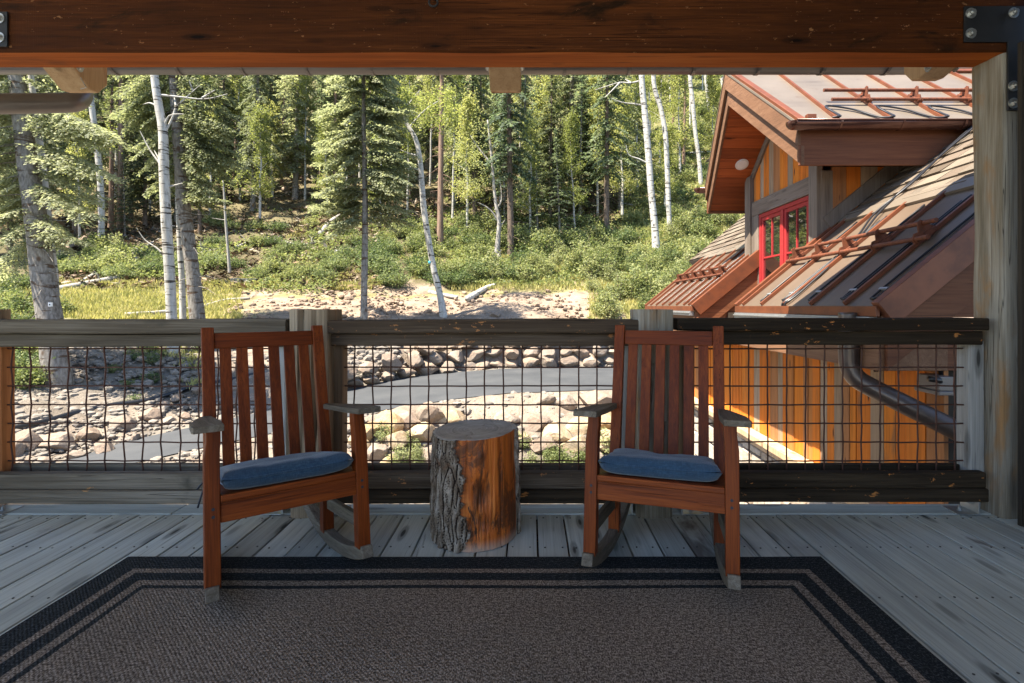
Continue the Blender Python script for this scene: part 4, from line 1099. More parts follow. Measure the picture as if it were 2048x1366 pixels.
for k,x in enumerate((3.37,3.96,4.55,5.14)):
    P += [on_d(x-.06,ye+.03,.03), on_d(x+.01,ye-.005,.06) if False else on_d(x+.0,ye+.02,.05), on_d(x+.02,ye+.12,.035), on_d(x+.0,ye+.27,.035), on_d(x+.08,ye+.32,.03), on_d(x+.30,ye+.25,.02), on_d(x+.45,ye+.10,.015)]
for off in (0,.022):
    mb = MB(); mb.tube(smooth_path([p+Vector((off,off*.4,.006)) for p in P]), .010, 7); hb(mb, 'heating_cable', M['cable'], smooth=True)
# --- downspout along the wall, utility box with conduit
P = [pt(a,b,y) for a,b,y in ((1697,625,3.94),(1697,670,3.94),(1697,708,3.94),(1700,734,3.935),(1714,757,3.91),(1745,776,3.86),(1800,804,3.76),(1905,857,3.60),(2010,910,3.44))]
P = [Vector((p.x+.0, p.y, p.z)) for p in P]
mb = MB(); mb.tube(smooth_path(P), .070, 18); mb.tube([P[1]+Vector((0,0,.0)),P[1]-Vector((0,0,.02))], .078, 18)
M['pipe'] = metal('brown downspout', (.085,.065,.055), .32, .5, (.11,.085,.075), 3, .02)
hb(mb, 'downspout', M['pipe'], smooth=True)
q = pt(1880,764,F*2.895/(1880-VX))
mb = MB(); mb.box(q.x-.05,q.x+.05,q.y-.06,q.y+.14,q.z-.055,q.z+.045); mb.box(q.x-.06,q.x+.05,q.y-.07,q.y+.17,q.z-.085,q.z-.056); ub = hb(mb, 'utility_box', M['gutter_grey'], bevel=.006)
mb = MB(); mb.tube([q+Vector((-.02,-.03,.0)),q+Vector((-.05,-.06,.02)),q+Vector((-.12,-.05,.03))], .02, 10); mb.tube([q+Vector((.05,.05,.04)),q+Vector((.05,.05,.3))], .016,10); hb(mb, 'conduit', M['cable'], ub, smooth=True)
for dx in (0,.03):
    P = [pt(1742+dx*300,660,4.3),pt(1738+dx*300,700,4.3),pt(1741+dx*250,726,4.3),pt(1750+dx*150,742,4.33)]
    mb = MB(); mb.tube(smooth_path(P), .011, 8); hb(mb, 'wall_cable', M['cable'], smooth=True)
# ================================================================ terrain, road
PXC = [-1200,-500,0,110,256,385,542,694,815,906,1016,1225,1450,1900,2600]
def interp(xs, ys, x):
    if x <= xs[0]: return ys[0]
    if x >= xs[-1]: return ys[-1]
    for i in range(len(xs)-1):
        if x <= xs[i+1]:
            t = (x-xs[i])/(xs[i+1]-xs[i]); return ys[i]+(ys[i+1]-ys[i])*t
def zroad(p): return -3.3+1.1*max(0,min(1,(p-110)/906))
UP = [1180,1085,965,929.5,882,854.5,820,781,755,745,737.5,734,734,734,734]
LO = [1240,1125,990,966,930,900,867,834,812,799,786.5,779,778,778,778]
WT = [1130,1040,900,880,845,825,795,728,700,682,668,664,658,650,650]
R7 = [660,655,650,645,640,640,640,640,638,636,634,634,634,630,630]
R8 = [590,590,590,590,585,595,592,590,590,588,580,572,555,535,535]
R9 = [470,480,480,480,480,480,480,480,480,480,475,465,430,400,400]
def column(p):
    """profile (Y,Z) from the house outwards for the ray column at pixel p"""
    zr_ = zroad(p); lo, up = interp(PXC,LO,p), interp(PXC,UP,p)
    yl, yu = (H-zr_)*F/(lo-VY), (H-zr_)*F/(up-VY)
    wr = max(0,min(1,(p-480)/260))          # 0 left, 1 right
    yb = yl-(1.2+3.0*wr)
    out = [(3.2,-4.9+.0*wr), (yb, zr_-.5-1.5*wr), (yl-.7, zr_-.02), (yl, zr_), (yu, zr_), (yu+.5, zr_+.04)]
    y6 = yu+1.5; out.append((y6, zpx(interp(PXC,WT,p), y6)))
    y7 = yu+9-4*wr; out.append((y7, zpx(interp(PXC,R7,p), y7)))
    y8 = y7+6; out.append((y8, zpx(interp(PXC,R8,p), y8)))
    y9 = y8+13; out.append((y9, zpx(interp(PXC,R9,p), y9)))
    y10 = y9+26; out.append((y10, zpx(345, y10)))
    y11 = y10+40; out.append((y11, zpx(205, y11)))
    y12 = y11+60; out.append((y12, zpx(60, y12)))
    y13 = y12+90; out.append((y13, zpx(-60, y13)))
    return out
_cc = {}
def col_c(p):
    k = round(p/4)
    if k not in _cc: _cc[k] = column(k*4)
    return _cc[k]
def gz_at(X, Y):
    if Y < 3.2: return -4.9
    c = col_c(VX+F*X/Y)
    for i in range(len(c)-1):
        if Y <= c[i+1][0]:
            t = (Y-c[i][0])/(c[i+1][0]-c[i][0]); return c[i][1]+(c[i+1][1]-c[i][1])*t
    return c[-1][1]
def ground_at(px, py, ymin=4.0):
    """first point of the ground seen at pixel (px,py)"""
    c = col_c(px); s = (py-VY)/F
    for i in range(len(c)-1):
        (y0,z0),(y1,z1) = c[i],c[i+1]
        if y1 < ymin: continue
        f0 = z0-(H-s*y0); f1 = z1-(H-s*y1)
        if f0 <= 0 <= f1 or (f0 < 0 and f1 >= 0):
            t = -f0/(f1-f0) if f1 != f0 else 0; y = y0+(y1-y0)*t
            if y >= ymin: return Vector(((px-VX)*y/F, y, z0+(z1-z0)*t))
    y = c[-1][0]; return Vector(((px-VX)*y/F, y, c[-1][1]))
SUBS = [8,8,3,2,8,3,6,12,12,16,16,12,8]
cols = [-1200+ (3800)*i/230 for i in range(231)]
#            soil colours per row
CN = {'soil':(.135,.108,.082),'grav':(.185,.162,.135),'pink':(.25,.192,.145),'lawn':(.19,.18,.075),'floor':(.105,.080,.052),'moss':(.085,.095,.035),'bright':(.15,.155,.055),'black':(.05,.048,.045)}
def rowcol(r, p):
    wr = max(0,min(1,(p-400)/160))
    def mx(a,b,t): return tuple(CN[a][i]*(1-t)+CN[b][i]*t for i in range(3))
    if r < 1.5: return mx('soil','grav',.5)
    if r < 2.6: return mx('pink','grav',.35)
    if r < 5.2: return CN['grav']
    if r < 6: return mx('grav','pink',.5)
    if r < 7: return mx('grav','pink',wr) if r > 6.25 or wr > .4 else mx('soil','grav',.55)
    if r < 8: return mx('lawn','pink',wr*(1 if r < 7.85 and p < 1215 else .15))
    if r < 8.12 and wr > .5 and p < 1215: return CN['pink']
    rt = max(0,min(1,(p-1000)/300))
    if r < 9: return mx('floor','moss',.35+.5*rt)
    if r < 10: return mx('floor','bright',.25+.6*rt)
    return mx('floor','bright',.3+.5*rt)
mb = MB(); vs = []; rows = []; colr = []
for ri,sn in enumerate(SUBS):
    for s in range(sn): rows.append((ri, s/sn))
rows.append((len(SUBS),0.0))
for (ri,t) in rows:
    for p in cols:
        c = col_c(p)
        if ri < len(c)-1: y = c[ri][0]+(c[ri+1][0]-c[ri][0])*t; z = c[ri][1]+(c[ri+1][1]-c[ri][1])*t
        else: y,z = c[-1]
        x = (p-VX)*y/F
        n = mnoise.noise(Vector((x*.35,y*.35,2.2)))*.22+mnoise.noise(Vector((x*1.3,y*1.3,7)))*.09
        if 2.5 < ri+t < 5.3: n = min(0,n)*.1-.015
        if ri >= 9: n *= 3
        vs.append((x,y,z+n)); colr.append(rowcol(ri+t+.12*mnoise.noise(Vector((x*.5,y*.5,1)))+.06*mnoise.noise(Vector((x*2,y*2,4))), p+60*mnoise.noise(Vector((x*.4,y*.4,5)))))
nC = len(cols); fs = []
for j in range(len(rows)-1):
    for i in range(nC-1):
        a = j*nC+i; fs.append((a,a+1,a+nC+1,a+nC))
mb.add(vs, fs)
t = NT('ground', .95, .1); o = t.obj(); at = t.attr('Col').outputs['Color']
n1 = t.noise(o, .9, 6, .65); n2 = t.noise(o, 7, 5, .7); n3 = t.noise(o, .25, 3, .5)
c = t.mix(1.0, at, t.ramp(n1,[(.3,.55),(.5,1.0),(.72,1.35)]), 'MULTIPLY')
c = t.mix(t.math('MULTIPLY', t.step(n2,.5,.7), .4), c, (.17,.145,.115)); c = t.mix(t.math('MULTIPLY', t.step(n3,.52,.66), .25), c, (.10,.07,.04))
t.color(c); t.bump(t.math('ADD', n2, t.math('MULTIPLY', n1, 1.0)), .8, .12)
g = mb.build('ground', t.m, smooth=True); tag(g, kind='structure')
a = g.data.color_attributes.new('Col','FLOAT_COLOR','POINT')
a.data.foreach_set('color', [v for cc in colr for v in (*cc,1.0)])
# ground under and behind the house
mb = MB(); mb.add([(-60,-60,-4.95),(60,-60,-4.95),(60,3.4,-4.95),(-60,3.4,-4.95)],[(0,1,2,3)])
mb.add([(3.2*-2.2,3.2,-4.9),(-60,3.4,-4.95),(-60,60,-2.5),(-2.2*26,26,-2.5)],[(0,1,2,3)])
tag(mb.build('yard_ground', t.m), kind='structure')
# road
mb = MB(); vs = []; fs = []; K = 8; pxs = [-900+i*14 for i in range(186)]
for p in pxs:
    z = zroad(p); lo, up = interp(PXC,LO,p), interp(PXC,UP,p)
    yl, yu = (H-z)*F/(lo-VY), (H-z)*F/(up-VY)
    wob = .06*mnoise.noise(Vector((p*.02,0,3)))
    for k in range(K+1):
        y = yl+wob+(yu-yl-wob)*k/K; q = math.sin(math.pi*k/K)*.04; vs.append(((p-VX)*y/F, y, z+.012+q))
for i in range(len(pxs)-1):
    for k in range(K): a = i*(K+1)+k; fs.append((a,a+K+1,a+K+2,a+1))
mb.add(vs,fs)
t = NT('asphalt', .85, .25); o = t.obj(); n = t.noise(o, 90, 4, .7); b = t.noise(o, .7, 4, .6)
c = t.ramp(t.math('ADD', t.math('MULTIPLY',n,.4), t.math('MULTIPLY',b,.6)), [(.3,(.034,.037,.041)),(.5,(.050,.053,.057)),(.7,(.070,.072,.074))]); t.color(c); t.bump(n,.4,.006)
road = mb.build('road', t.m, smooth=True, fix=False); tag(road, kind='structure')

# ================================================================ boulders, gravel
M['boulder'] = stonem('boulder', [(.2,(.10,.083,.066)),(.42,(.19,.16,.13)),(.6,(.225,.165,.122)),(.8,(.25,.22,.185))], 1.6)
M['boulder_gold'] = stonem('ochre boulder', [(.2,(.19,.10,.035)),(.45,(.31,.215,.12)),(.7,(.33,.265,.185)),(.9,(.28,.145,.05))], 1.6)
def rock_mesh(seed, sub=3, flat=.75):
    bm = bmesh.new(); bmesh.ops.create_icosphere(bm, subdivisions=sub, radius=1.0)
    rnd = random.Random(seed)
    planes = [(Vector((rnd.uniform(-1,1),rnd.uniform(-1,1),rnd.uniform(-1,1))).normalized(), rnd.uniform(.50,.82)) for _ in range(14)]
    for v in bm.verts:
        p = v.co.copy()
        for nrm,dd in planes:
            e = p.dot(nrm)-dd
            if e > 0: p -= nrm*e*.93
        p += p.normalized()*(.045*mnoise.noise(p*2.1+Vector((seed,0,0)))+.03*mnoise.noise(p*6+Vector((0,seed,0))))
        p.z *= flat; v.co = p
    me = bpy.data.meshes.new('boulder'); bm.to_mesh(me); bm.free()
    for f in me.polygons: f.use_smooth = False
    return me
ROCK = [rock_mesh(s, 3, .62+.1*(s%3)) for s in range(1,9)]
for me in ROCK: me.materials.append(M['boulder'])
ROCKG = []
for me in ROCK:
    m2 = me.copy(); m2.materials.clear(); m2.materials.append(M['boulder_gold']); ROCKG.append(m2)
rb = random.Random(31)
def boulder(loc, s, label, group, gold=False, parent=None, sc3=None, name='boulder'):
    me = rb.choice(ROCKG if gold else ROCK); o = bpy.data.objects.new(name, me); COL.objects.link(o)
    o.rotation_euler = (rb.uniform(-.35,.35), rb.uniform(-.35,.35), rb.uniform(0,6.28))
    q = sc3 or (rb.uniform(.85,1.25), rb.uniform(.75,1.0), rb.uniform(.75,1.05)); o.scale = tuple(s*k for k in q)
    o.location = loc
    if parent is not None: o.parent = parent; o.location = Vector(loc)-parent.location
    else: tag(o, label, 'boulder', group)
    return o
# retaining wall beyond the road: courses of boulders
wp = ground_at(1000,738); rwall = empty('boulder_wall', wp); tag(rwall, 'long retaining wall of stacked pinkish boulders along the far edge of the road', 'retaining wall')
for course in range(6):
    p = 655.0+rb.uniform(0,20)
    while p < 1480:
        z = zroad(p); up = interp(PXC,UP,p); yu = (H-z)*F/(up-VY)
        wt = zpx(interp(PXC,WT,p), yu+1.5); hgt = wt-z
        s = rb.uniform(.42,.74)*(1.0 if course < 2 else .8)
        zc = z+.26+course*.54+rb.uniform(-.08,.08); wpx = s*1.75*F/yu
        if zc < wt+.15: 
            y = yu+.62+course*.20+rb.uniform(-.1,.1); boulder(((p+wpx/2-VX)*y/F, y, zc), s, None, None, parent=rwall, sc3=(rb.uniform(1.05,1.4),rb.uniform(.75,.95),rb.uniform(.72,.95)))
        p += wpx*.92
# loose boulders on the near bank (ochre, big) and along the far left verge
near = [(1192,806,1.05,0),(1130,806,.6,0),(1090,800,.55,0),(1205,842,1.0,1),(1160,850,.85,1),(1110,868,.8,1),(1065,842,.8,0),(1010,836,.7,0),(955,848,.7,0),(905,838,.65,1),(862,832,.8,0),(812,838,.7,0),(775,846,.7,1),(742,862,.6,1),(1215,880,.9,1),(1150,890,.7,1),(1090,890,.65,0),(1040,880,.6,1),(840,868,.7,1),(795,880,.75,1),(760,900,.55,0),(720,884,.5,1),(860,905,.6,0),(915,890,.7,1),(980,895,.7,0),(1190,918,.6,0),(1240,820,.9,0),(1250,870,.9,1),(1290,840,1.0,1),(1310,890,.8,0),(1350,850,.9,1),(1380,900,.8,1),(700,920,.45,0),(780,925,.5,1)]
for (p,q,s,gd) in near:
    g_ = ground_at(p,q); boulder(g_+Vector((0,-.1,.0)), s*.88, 'large sun bleached boulder with ochre underside tumbled down the bank below the road', 'boulders on the near bank', bool(gd))
left = [(118,892,1.15),(178,872,.85),(248,852,.95),(300,836,.75),(336,846,.55),(60,892,.9),(20,905,.8),(372,838,.6),(410,838,.5),(430,822,.6),(470,812,.7),(505,800,.7),(545,796,.8),(330,812,.45),(352,800,.5),(395,786,.5),(440,790,.5),(470,780,.6),(515,772,.6),(548,760,.7),(585,770,.7),(610,752,.7),(640,760,.8),(560,735,.6),(600,722,.6),(640,715,.7),(210,905,.6),(150,915,.55),(90,925,.4),(270,880,.4)]
for (p,q,s) in left:
    g_ = ground_at(p,q); boulder(g_+Vector((0,.0,.08)), s*.55, 'pale angular boulder lining the far verge where the road drops to the left', 'boulders along the far verge')
for (p,q,s) in [(990,632,.7),(1060,634,.4),(700,598,.45),(722,604,.35),(780,606,.5),(1195,612,.4),(1130,620,.35),(505,612,.3),(545,606,.35),(1285,600,.55),(1302,585,.4),(625,600,.3),(860,612,.3),(480,618,.3)]:
    g_ = ground_at(p,q); boulder(g_+Vector((0,0,.05)), s*.7, 'single rounded stone lying on the bare dirt mound above the boulder wall', 'stones on the dirt mound')
# gravel and rubble: countless small stones in one object
PEB = [[] for _ in range(5)]
def peb_shape(seed):
    bm = bmesh.new(); bmesh.ops.create_icosphere(bm, subdivisions=1, radius=1.0); r_ = random.Random(seed)
    for v in bm.verts: v.co *= r_.uniform(.7,1.15); v.co.z *= .65
    vs = [v.co.copy() for v in bm.verts]; fs = [tuple(v.index for v in f.verts) for f in bm.faces]; bm.free(); return vs, fs
PEBS = [peb_shape(s) for s in range(6)]
mb = MB(); rp = random.Random(5)
def scatter(n, pa, pb, qa, qb, smin, smax, pw=2.5):
    for _ in range(n):
        p = rp.uniform(pa,pb); q = rp.uniform(qa,qb)
        if interp(PXC,UP,p)-1.5 < q < interp(PXC,LO,p)+2: continue
        g_ = ground_at(p,q)
        s = smin+(smax-smin)*rp.random()**pw; vs, fs = rp.choice(PEBS); a = rp.uniform(0,6.28); ca,sa = math.cos(a)*s, math.sin(a)*s
        e = rp.uniform(.7,1.3)
        mb.add([(g_.x+v.x*ca*e-v.y*sa, g_.y+v.x*sa*e+v.y*ca, g_.z+v.z*s+s*.1) for v in vs], fs)
scatter(2600, -80, 560, 655, 850, .03, .22)
scatter(1500, -100, 520, 840, 960, .025, .16)
scatter(1000, 560, 800, 690, 760, .04, .30)
scatter(1400, 520, 1450, 785, 900, .03, .2)
scatter(700, 690, 1480, 725, 745, .03, .16)
scatter(900, 480, 1400, 900, 1030, .03, .16)
M['gravel'] = stonem('grey gravel', [(.2,(.10,.088,.073)),(.42,(.18,.16,.137)),(.6,(.215,.185,.155)),(.8,(.26,.235,.21))], 1.6)
gr = mb.build('gravel', M['gravel']); tag(gr, kind='stuff', label='loose grey gravel and rubble on both sides of the road')
mb = MB(); scatter(2600, 420, 1220, 582, 650, .025, .26, 6); scatter(300, 420, 820, 590, 640, .06, .3, 3)
M['pink_rubble'] = stonem('pinkish rubble', [(.2,(.17,.12,.085)),(.42,(.25,.185,.138)),(.6,(.27,.195,.14)),(.8,(.28,.235,.19))], 1.6)
tag(mb.build('dirt_clods', M['pink_rubble']), kind='stuff', label='pinkish clods and stones on the bare dirt mound')
# ================================================================ vegetation
M['needle_blue'] = leafmat('blue green needles', (0.075, 0.105, 0.07), (0.155, 0.2, 0.125), (0.25, 0.28, 0.17), 0.55, .8)
M['needle'] = leafmat('green needles', (0.085, 0.103, 0.062), (0.18, 0.205, 0.118), (0.3, 0.315, 0.185), 0.55, .8)
M['needle_pale'] = leafmat('pale fir needles', (0.135, 0.155, 0.1), (0.255, 0.28, 0.185), (0.38, 0.39, 0.25), 0.58, .9)
M['leaf'] = leafmat('aspen leaves', (0.17, 0.2, 0.065), (0.285, 0.305, 0.105), (0.41, 0.41, 0.175), 0.55, 1.2)
M['shrub'] = leafmat('shrub leaves', (0.11, 0.14, 0.052), (0.215, 0.245, 0.1), (0.355, 0.365, 0.17), 0.5, 1.6)
M['shrub_dark'] = leafmat('dark shrub leaves', (0.07, 0.105, 0.042), (0.14, 0.18, 0.078), (0.235, 0.265, 0.12), 0.45, 1.6)
M['shrub_pale'] = leafmat('pale shrub leaves', (0.19, 0.22, 0.1), (0.31, 0.33, 0.16), (0.43, 0.44, 0.25), 0.5, 1.6)
M['grass'] = leafmat('grass', (0.22, 0.23, 0.085), (0.36, 0.345, 0.13), (0.52, 0.46, 0.22), 0.45, .8)
def barkmat(name, stops, dark, scars, long=2.0, cross=9, bump=.5):
    t = NT(name, .85, .2); o = t.obj(); oi = t.n('ShaderNodeObjectInfo')
    o = t.vmath('ADD', o, t.vmath('SCALE', (1,1,1), 0.0)) if False else o
    a = t.noise(t.map(o,(cross,cross,long)),1,6,.65,.4); c = t.ramp(a, stops)
    s = t.noise(t.map(o,(1.2,1.2,scars[0])),1,4,.6,.6); c = t.mix(t.step(s, scars[1], scars[2]), c, dark)
    k = t.voro(t.map(o,(1.6,1.6,1.1)), 1.0); c = t.mix(t.step(k,.17,.08), c, dark)
    t.color(c); t.bump(t.math('SUBTRACT', a, t.step(s, scars[1], scars[2])), bump, .02); return t.m
M['aspen_bark'] = barkmat('white aspen bark', [(.3,(.26,.25,.22)),(.5,(.38,.365,.335)),(.7,(.46,.445,.41))], (.05,.042,.035), (8.0,.56,.63))
M['spruce_bark'] = barkmat('grey spruce bark', [(.3,(.085,.074,.062)),(.5,(.185,.168,.148)),(.7,(.28,.26,.235))], (.085,.055,.036), (7.0,.55,.64), 4, 12, .9)
M['dark_bark'] = barkmat('brown conifer bark', [(.3,(.05,.038,.028)),(.5,(.11,.082,.062)),(.7,(.18,.14,.11))], (.05,.03,.02), (4.0,.6,.7), 3, 12, .9)
M['red_bark'] = barkmat('reddish conifer bark', [(.3,(.09,.055,.038)),(.5,(.19,.125,.09)),(.7,(.28,.20,.15))], (.06,.035,.025), (1.2,.6,.7), 1.2, 16, .9)
M['dead'] = barkmat('bleached dead wood', [(.3,(.16,.14,.12)),(.5,(.28,.26,.23)),(.7,(.38,.36,.33))], (.12,.10,.08), (3.0,.62,.7), 2, 9)
M['dead_brown'] = barkmat('brown dead wood', [(.3,(.09,.06,.04)),(.5,(.20,.15,.11)),(.7,(.30,.24,.19))], (.06,.04,.03), (3.0,.62,.7), 2, 9)
rt = random.Random(99)
def blade(vs, fs, p, d, side, L, w, tipw=.25):
    """narrow four-sided needle spray or leaf from p along d"""
    o = len(vs); q = p+d*L; m = p+d*(L*.45)
    vs.extend([p, m-side*w, q, m+side*w]); fs.append((o,o+1,o+2,o+3))
def conifer_crown(seed, h, z0, Rm, droop=.35, whorl=.34, nb=6, spray=.15, wid=.045, dens=1.0, taper=.85, ragged=.25, r0=.18):
    r = random.Random(seed); vs = []; fs = []; limbs = MB()
    z = z0
    while z < h-.15:
        t = (z-z0)/(h-z0); Lz = Rm*(1-t)**taper*(1 if t > .08 else .75+3*t)
        n = max(3,int(nb*(1-.4*t)+r.uniform(-.5,.9)))
        a0 = r.uniform(0,6.28)
        for k in range(n):
            a = a0+6.283*k/n+r.uniform(-.55,.55); L = Lz*r.uniform(1-ragged*2.2,1+ragged*.8)*(.72+.5*mnoise.noise(Vector((math.cos(a)*1.3+seed,math.sin(a)*1.3,z*.35)))+.28)
            if r.random() < .10 or mnoise.noise(Vector((math.cos(a)*1.1,math.sin(a)*1.1+seed,z*.5))) < -.38: continue
            if L < .12: L = .12
            dh = Vector((math.cos(a),math.sin(a),0)); sd = Vector((-dh.y,dh.x,0)); zz = z+r.uniform(-.15,.15)
            rise = r.uniform(.0,.25)*(1 if t < .6 else 2.5)
            def P(u): return Vector((0,0,zz))+dh*(L*u)+Vector((0,0,L*(rise*u-droop*u*u+.12*droop*u**4)))
            if L > .5: limbs.tube([P(u) for u in (0,.35,.7,.95)], [.028*L/Rm+.006,.018*L/Rm+.005,.011,.004], 4, caps=False)
            u = .12 if L > .5 else 0
            st = .085/max(L,.2)/dens
            while u <= 1.0:
                c = P(u); fw = (P(min(1,u+.02))-P(u-.02)).normalized()
                tw = (.42*L*max(0,1-u)**.7*(.35+u) + .13)*r.uniform(.6,1.15)
                for s in (-1,1):
                    d = (fw*r.uniform(.55,.95)+sd*s*r.uniform(.65,1.0)+Vector((0,0,r.uniform(-.28,.05)))).normalized()
                    m = max(1,int(tw/(spray*.62)))
                    for q in range(m):
                        b = c+d*(tw*q/m)+Vector((0,0,-.10*(q/m)**2*tw+r.uniform(-.03,.03)))
                        dd = (d+Vector((r.uniform(-.55,.55),r.uniform(-.55,.55),r.uniform(-.4,.35)))).normalized()
                        sv = dd.cross(Vector((r.uniform(-.5,.5),r.uniform(-.5,.5),1))).normalized()
                        blade(vs, fs, b, dd, sv, spray*r.uniform(.75,1.35), wid*r.uniform(.7,1.3))
                u += st*r.uniform(.8,1.25)
            d = (P(1)-P(.9)).normalized(); blade(vs, fs, P(.97), d, sd, spray*1.3, wid)
        z += whorl*r.uniform(.75,1.25)*(1-.35*t)
    mb = MB(); mb.v = [tuple(v) for v in vs]; mb.f = fs; mb.mi = [0]*len(fs)
    return mb, limbs
def trunk_pts(h, lean=(0,0), seed=0, wob=.10, n=14):
    return [Vector((lean[0]*t+wob*mnoise.noise(Vector((t*2.2,seed,0)))*t**.5, lean[1]*t+wob*mnoise.noise(Vector((t*2.2,seed,5)))*t**.5, h*t)) for t in [i/n for i in range(n+1)]]
def dead_twigs(mb, r, z0, z1, n, L):
    for _ in range(n):
        a = r.uniform(0,6.28); z = r.uniform(z0,z1); d = Vector((math.cos(a),math.sin(a),r.uniform(-.35,.1))); l = L*r.uniform(.4,1.2)
        p = Vector((0,0,z)); k = p+d*l*.5+Vector((r.uniform(-.1,.1),r.uniform(-.1,.1),-.04)); e = p+d*l+Vector((r.uniform(-.2,.2),r.uniform(-.2,.2),-.12*l))
        mb.tube([p,k,e],[.018,.012,.004],4,caps=False)
        for _ in range(3):
            q = k+(e-k)*r.random(); mb.tube([q, q+Vector((r.uniform(-.3,.3),r.uniform(-.3,.3),r.uniform(-.25,.05)))],[.007,.003],3,caps=False)
def conifer(name, seed, h, z0, Rm, r0, leaf, bark, **kw):
    root = empty(name); cr, limbs = conifer_crown(seed, h, z0, Rm, **kw)
    pts = trunk_pts(h, (0,0), seed, .0); r = random.Random(seed)
    mb = MB(); mb.tube([p for p in pts], [r0*(1.15 if i == 0 else 1)*(1-(i/14)*.93) for i in range(15)], 10, caps=False, jitter=.10)
    mb.v += limbs.v and []; o = len(mb.v); mb.v += limbs.v; mb.f += [tuple(i+o for i in f) for f in limbs.f]; mb.mi += [0]*len(limbs.f)
    if z0 > 2: dead_twigs(mb, r, z0*.25, z0+1.5, int(14+z0*4), Rm*.55)
    mb.build('trunk', bark, root, smooth=True); cr.build('crown', leaf, root); return root
def drop(root, p, q=None, Y=None, rz=None, s=1.0, sink=.15):
    if q is not None: g_ = ground_at(p,q)
    else: X = (p-VX)*Y/F; g_ = Vector((X,Y,gz_at(X,Y)))
    root.location = g_-Vector((0,0,sink)); root.rotation_euler = (0,0,rt.uniform(0,6.28) if rz is None else rz); root.scale = (s,s,s); return g_
GW = 'conifers of the hillside wood'
# prototypes of the wood
P1 = conifer('spruce_tree', 11, 19, 2.2, 3.1, .27, M['needle'], M['dark_bark'], droop=.42, whorl=.40, nb=7, spray=.27, wid=.085, dens=.62)
P2 = conifer('spruce_tree', 12, 22, 4.5, 2.7, .29, M['needle_blue'], M['dark_bark'], droop=.50, whorl=.42, nb=7, spray=.27, wid=.085, dens=.62)
P3 = conifer('pine_tree', 13, 21, 9.5, 2.0, .25, M['needle'], M['red_bark'], droop=.35, whorl=.46, nb=5, spray=.24, wid=.07, dens=.75, ragged=.35)
P4 = conifer('fir_tree', 14, 12, .9, 2.0, .16, M['needle_blue'], M['spruce_bark'], droop=.30, whorl=.36, nb=6, spray=.22, wid=.06, dens=.62)
P5 = conifer('spruce_tree', 15, 24, 3.0, 3.5, .33, M['needle_pale'], M['spruce_bark'], droop=.55, whorl=.44, nb=7, spray=.30, wid=.09, dens=.62)
WHERE = [(-9e9,'left of the big leaning trunk'),(40,'near the big leaning trunk at the wood edge'),(180,'between the leaning trunk and the tall pale aspen'),(300,'behind the tall pale aspen'),(430,'in the dark gap left of the slim young fir'),(640,'behind the slim young fir'),(800,'behind the aspen with the leafy top'),(930,'up the slope beneath the middle outrigger'),(1100,'left of the two white aspen stems'),(1260,'behind the two white aspen stems'),(1380,'beyond the dormer roof')]
def where(p):
    w_ = WHERE[0][1]
    for a,b in WHERE:
        if p >= a: w_ = b
    return w_
KIND = {'P1':('green spruce with dark trunk','spruce'),'P2':('blue green spruce','spruce'),'P3':('tall reddish pine','pine'),'P4':('small dense fir','fir'),'P5':('broad pale spruce','spruce')}
used = set()
def plant(kind, p, q=None, Y=None, s=1.0, label=None, rz=None, group=GW):
    src = {'P1':P1,'P2':P2,'P3':P3,'P4':P4,'P5':P5,'P6':P6,'P7':P7}[kind]
    o = src if kind not in used else copy_tree(src); used.add(kind)
    drop(o, p, q, Y, rz, s); o.scale = (s*rt.uniform(.85,1.15), s*rt.uniform(.85,1.15), s*rt.uniform(1.15,1.6)*(1 if kind != 'P4' else .8)); o.rotation_euler = (rt.gauss(0,.018),rt.gauss(0,.018),o.rotation_euler[2])
    tag(o, label or (KIND[kind][0]+' '+where(p)), KIND[kind][1]+' tree', None if label else ('aspens of the hillside wood' if kind in ('P6','P7') else group)); return o
def aspen_proto(seed, h, z0):
    root = empty('aspen_tree'); r = random.Random(seed); pts = [Vector((.35*mnoise.noise(Vector((i*.35,seed,0)))*i/8, .35*mnoise.noise(Vector((i*.35,seed,4)))*i/8, h*i/14)) for i in range(15)]
    mb = MB(); mb.tube(pts, [.15*(1-.9*i/14) for i in range(15)], 8, caps=False, jitter=.05); vs = []; fs = []
    for k in range(46):
        u = r.uniform(z0/h,.99); i = int(u*14); b = pts[i]+(pts[min(14,i+1)]-pts[i])*(u*14-i); a = r.uniform(0,6.28); L = (1.9*(1-u)+.5)*r.uniform(.5,1.2)
        e = b+Vector((math.cos(a)*L,math.sin(a)*L,L*r.uniform(.1,.8))); mb.tube([b,(b+e)/2+Vector((0,0,.1)),e],[.025,.015,.006],4,caps=False)
        for _ in range(17):
            c_ = b+(e-b)*r.uniform(.35,1.1)+Vector((r.gauss(0,.25),r.gauss(0,.25),r.gauss(0,.22)))
            for _ in range(7):
                p = c_+Vector((r.gauss(0,.13),r.gauss(0,.13),r.gauss(0,.13))); d = Vector((r.uniform(-1,1),r.uniform(-1,1),r.uniform(-.8,.5))).normalized(); sv = d.cross(Vector((r.uniform(-1,1),r.uniform(-1,1),1))).normalized(); blade(vs,fs,p,d,sv,.15*r.uniform(.7,1.3),.065)
    mb.build('trunk', M['aspen_bark'], root, smooth=True); m2 = MB(); m2.v = [tuple(v) for v in vs]; m2.f = fs; m2.mi = [0]*len(fs); m2.build('crown', M['leaf'], root); return root
P6 = aspen_proto(61, 13, 4.0); P7 = aspen_proto(62, 9, 1.6)
KIND['P6'] = ('slender leafy aspen','aspen'); KIND['P7'] = ('young leafy aspen','aspen')
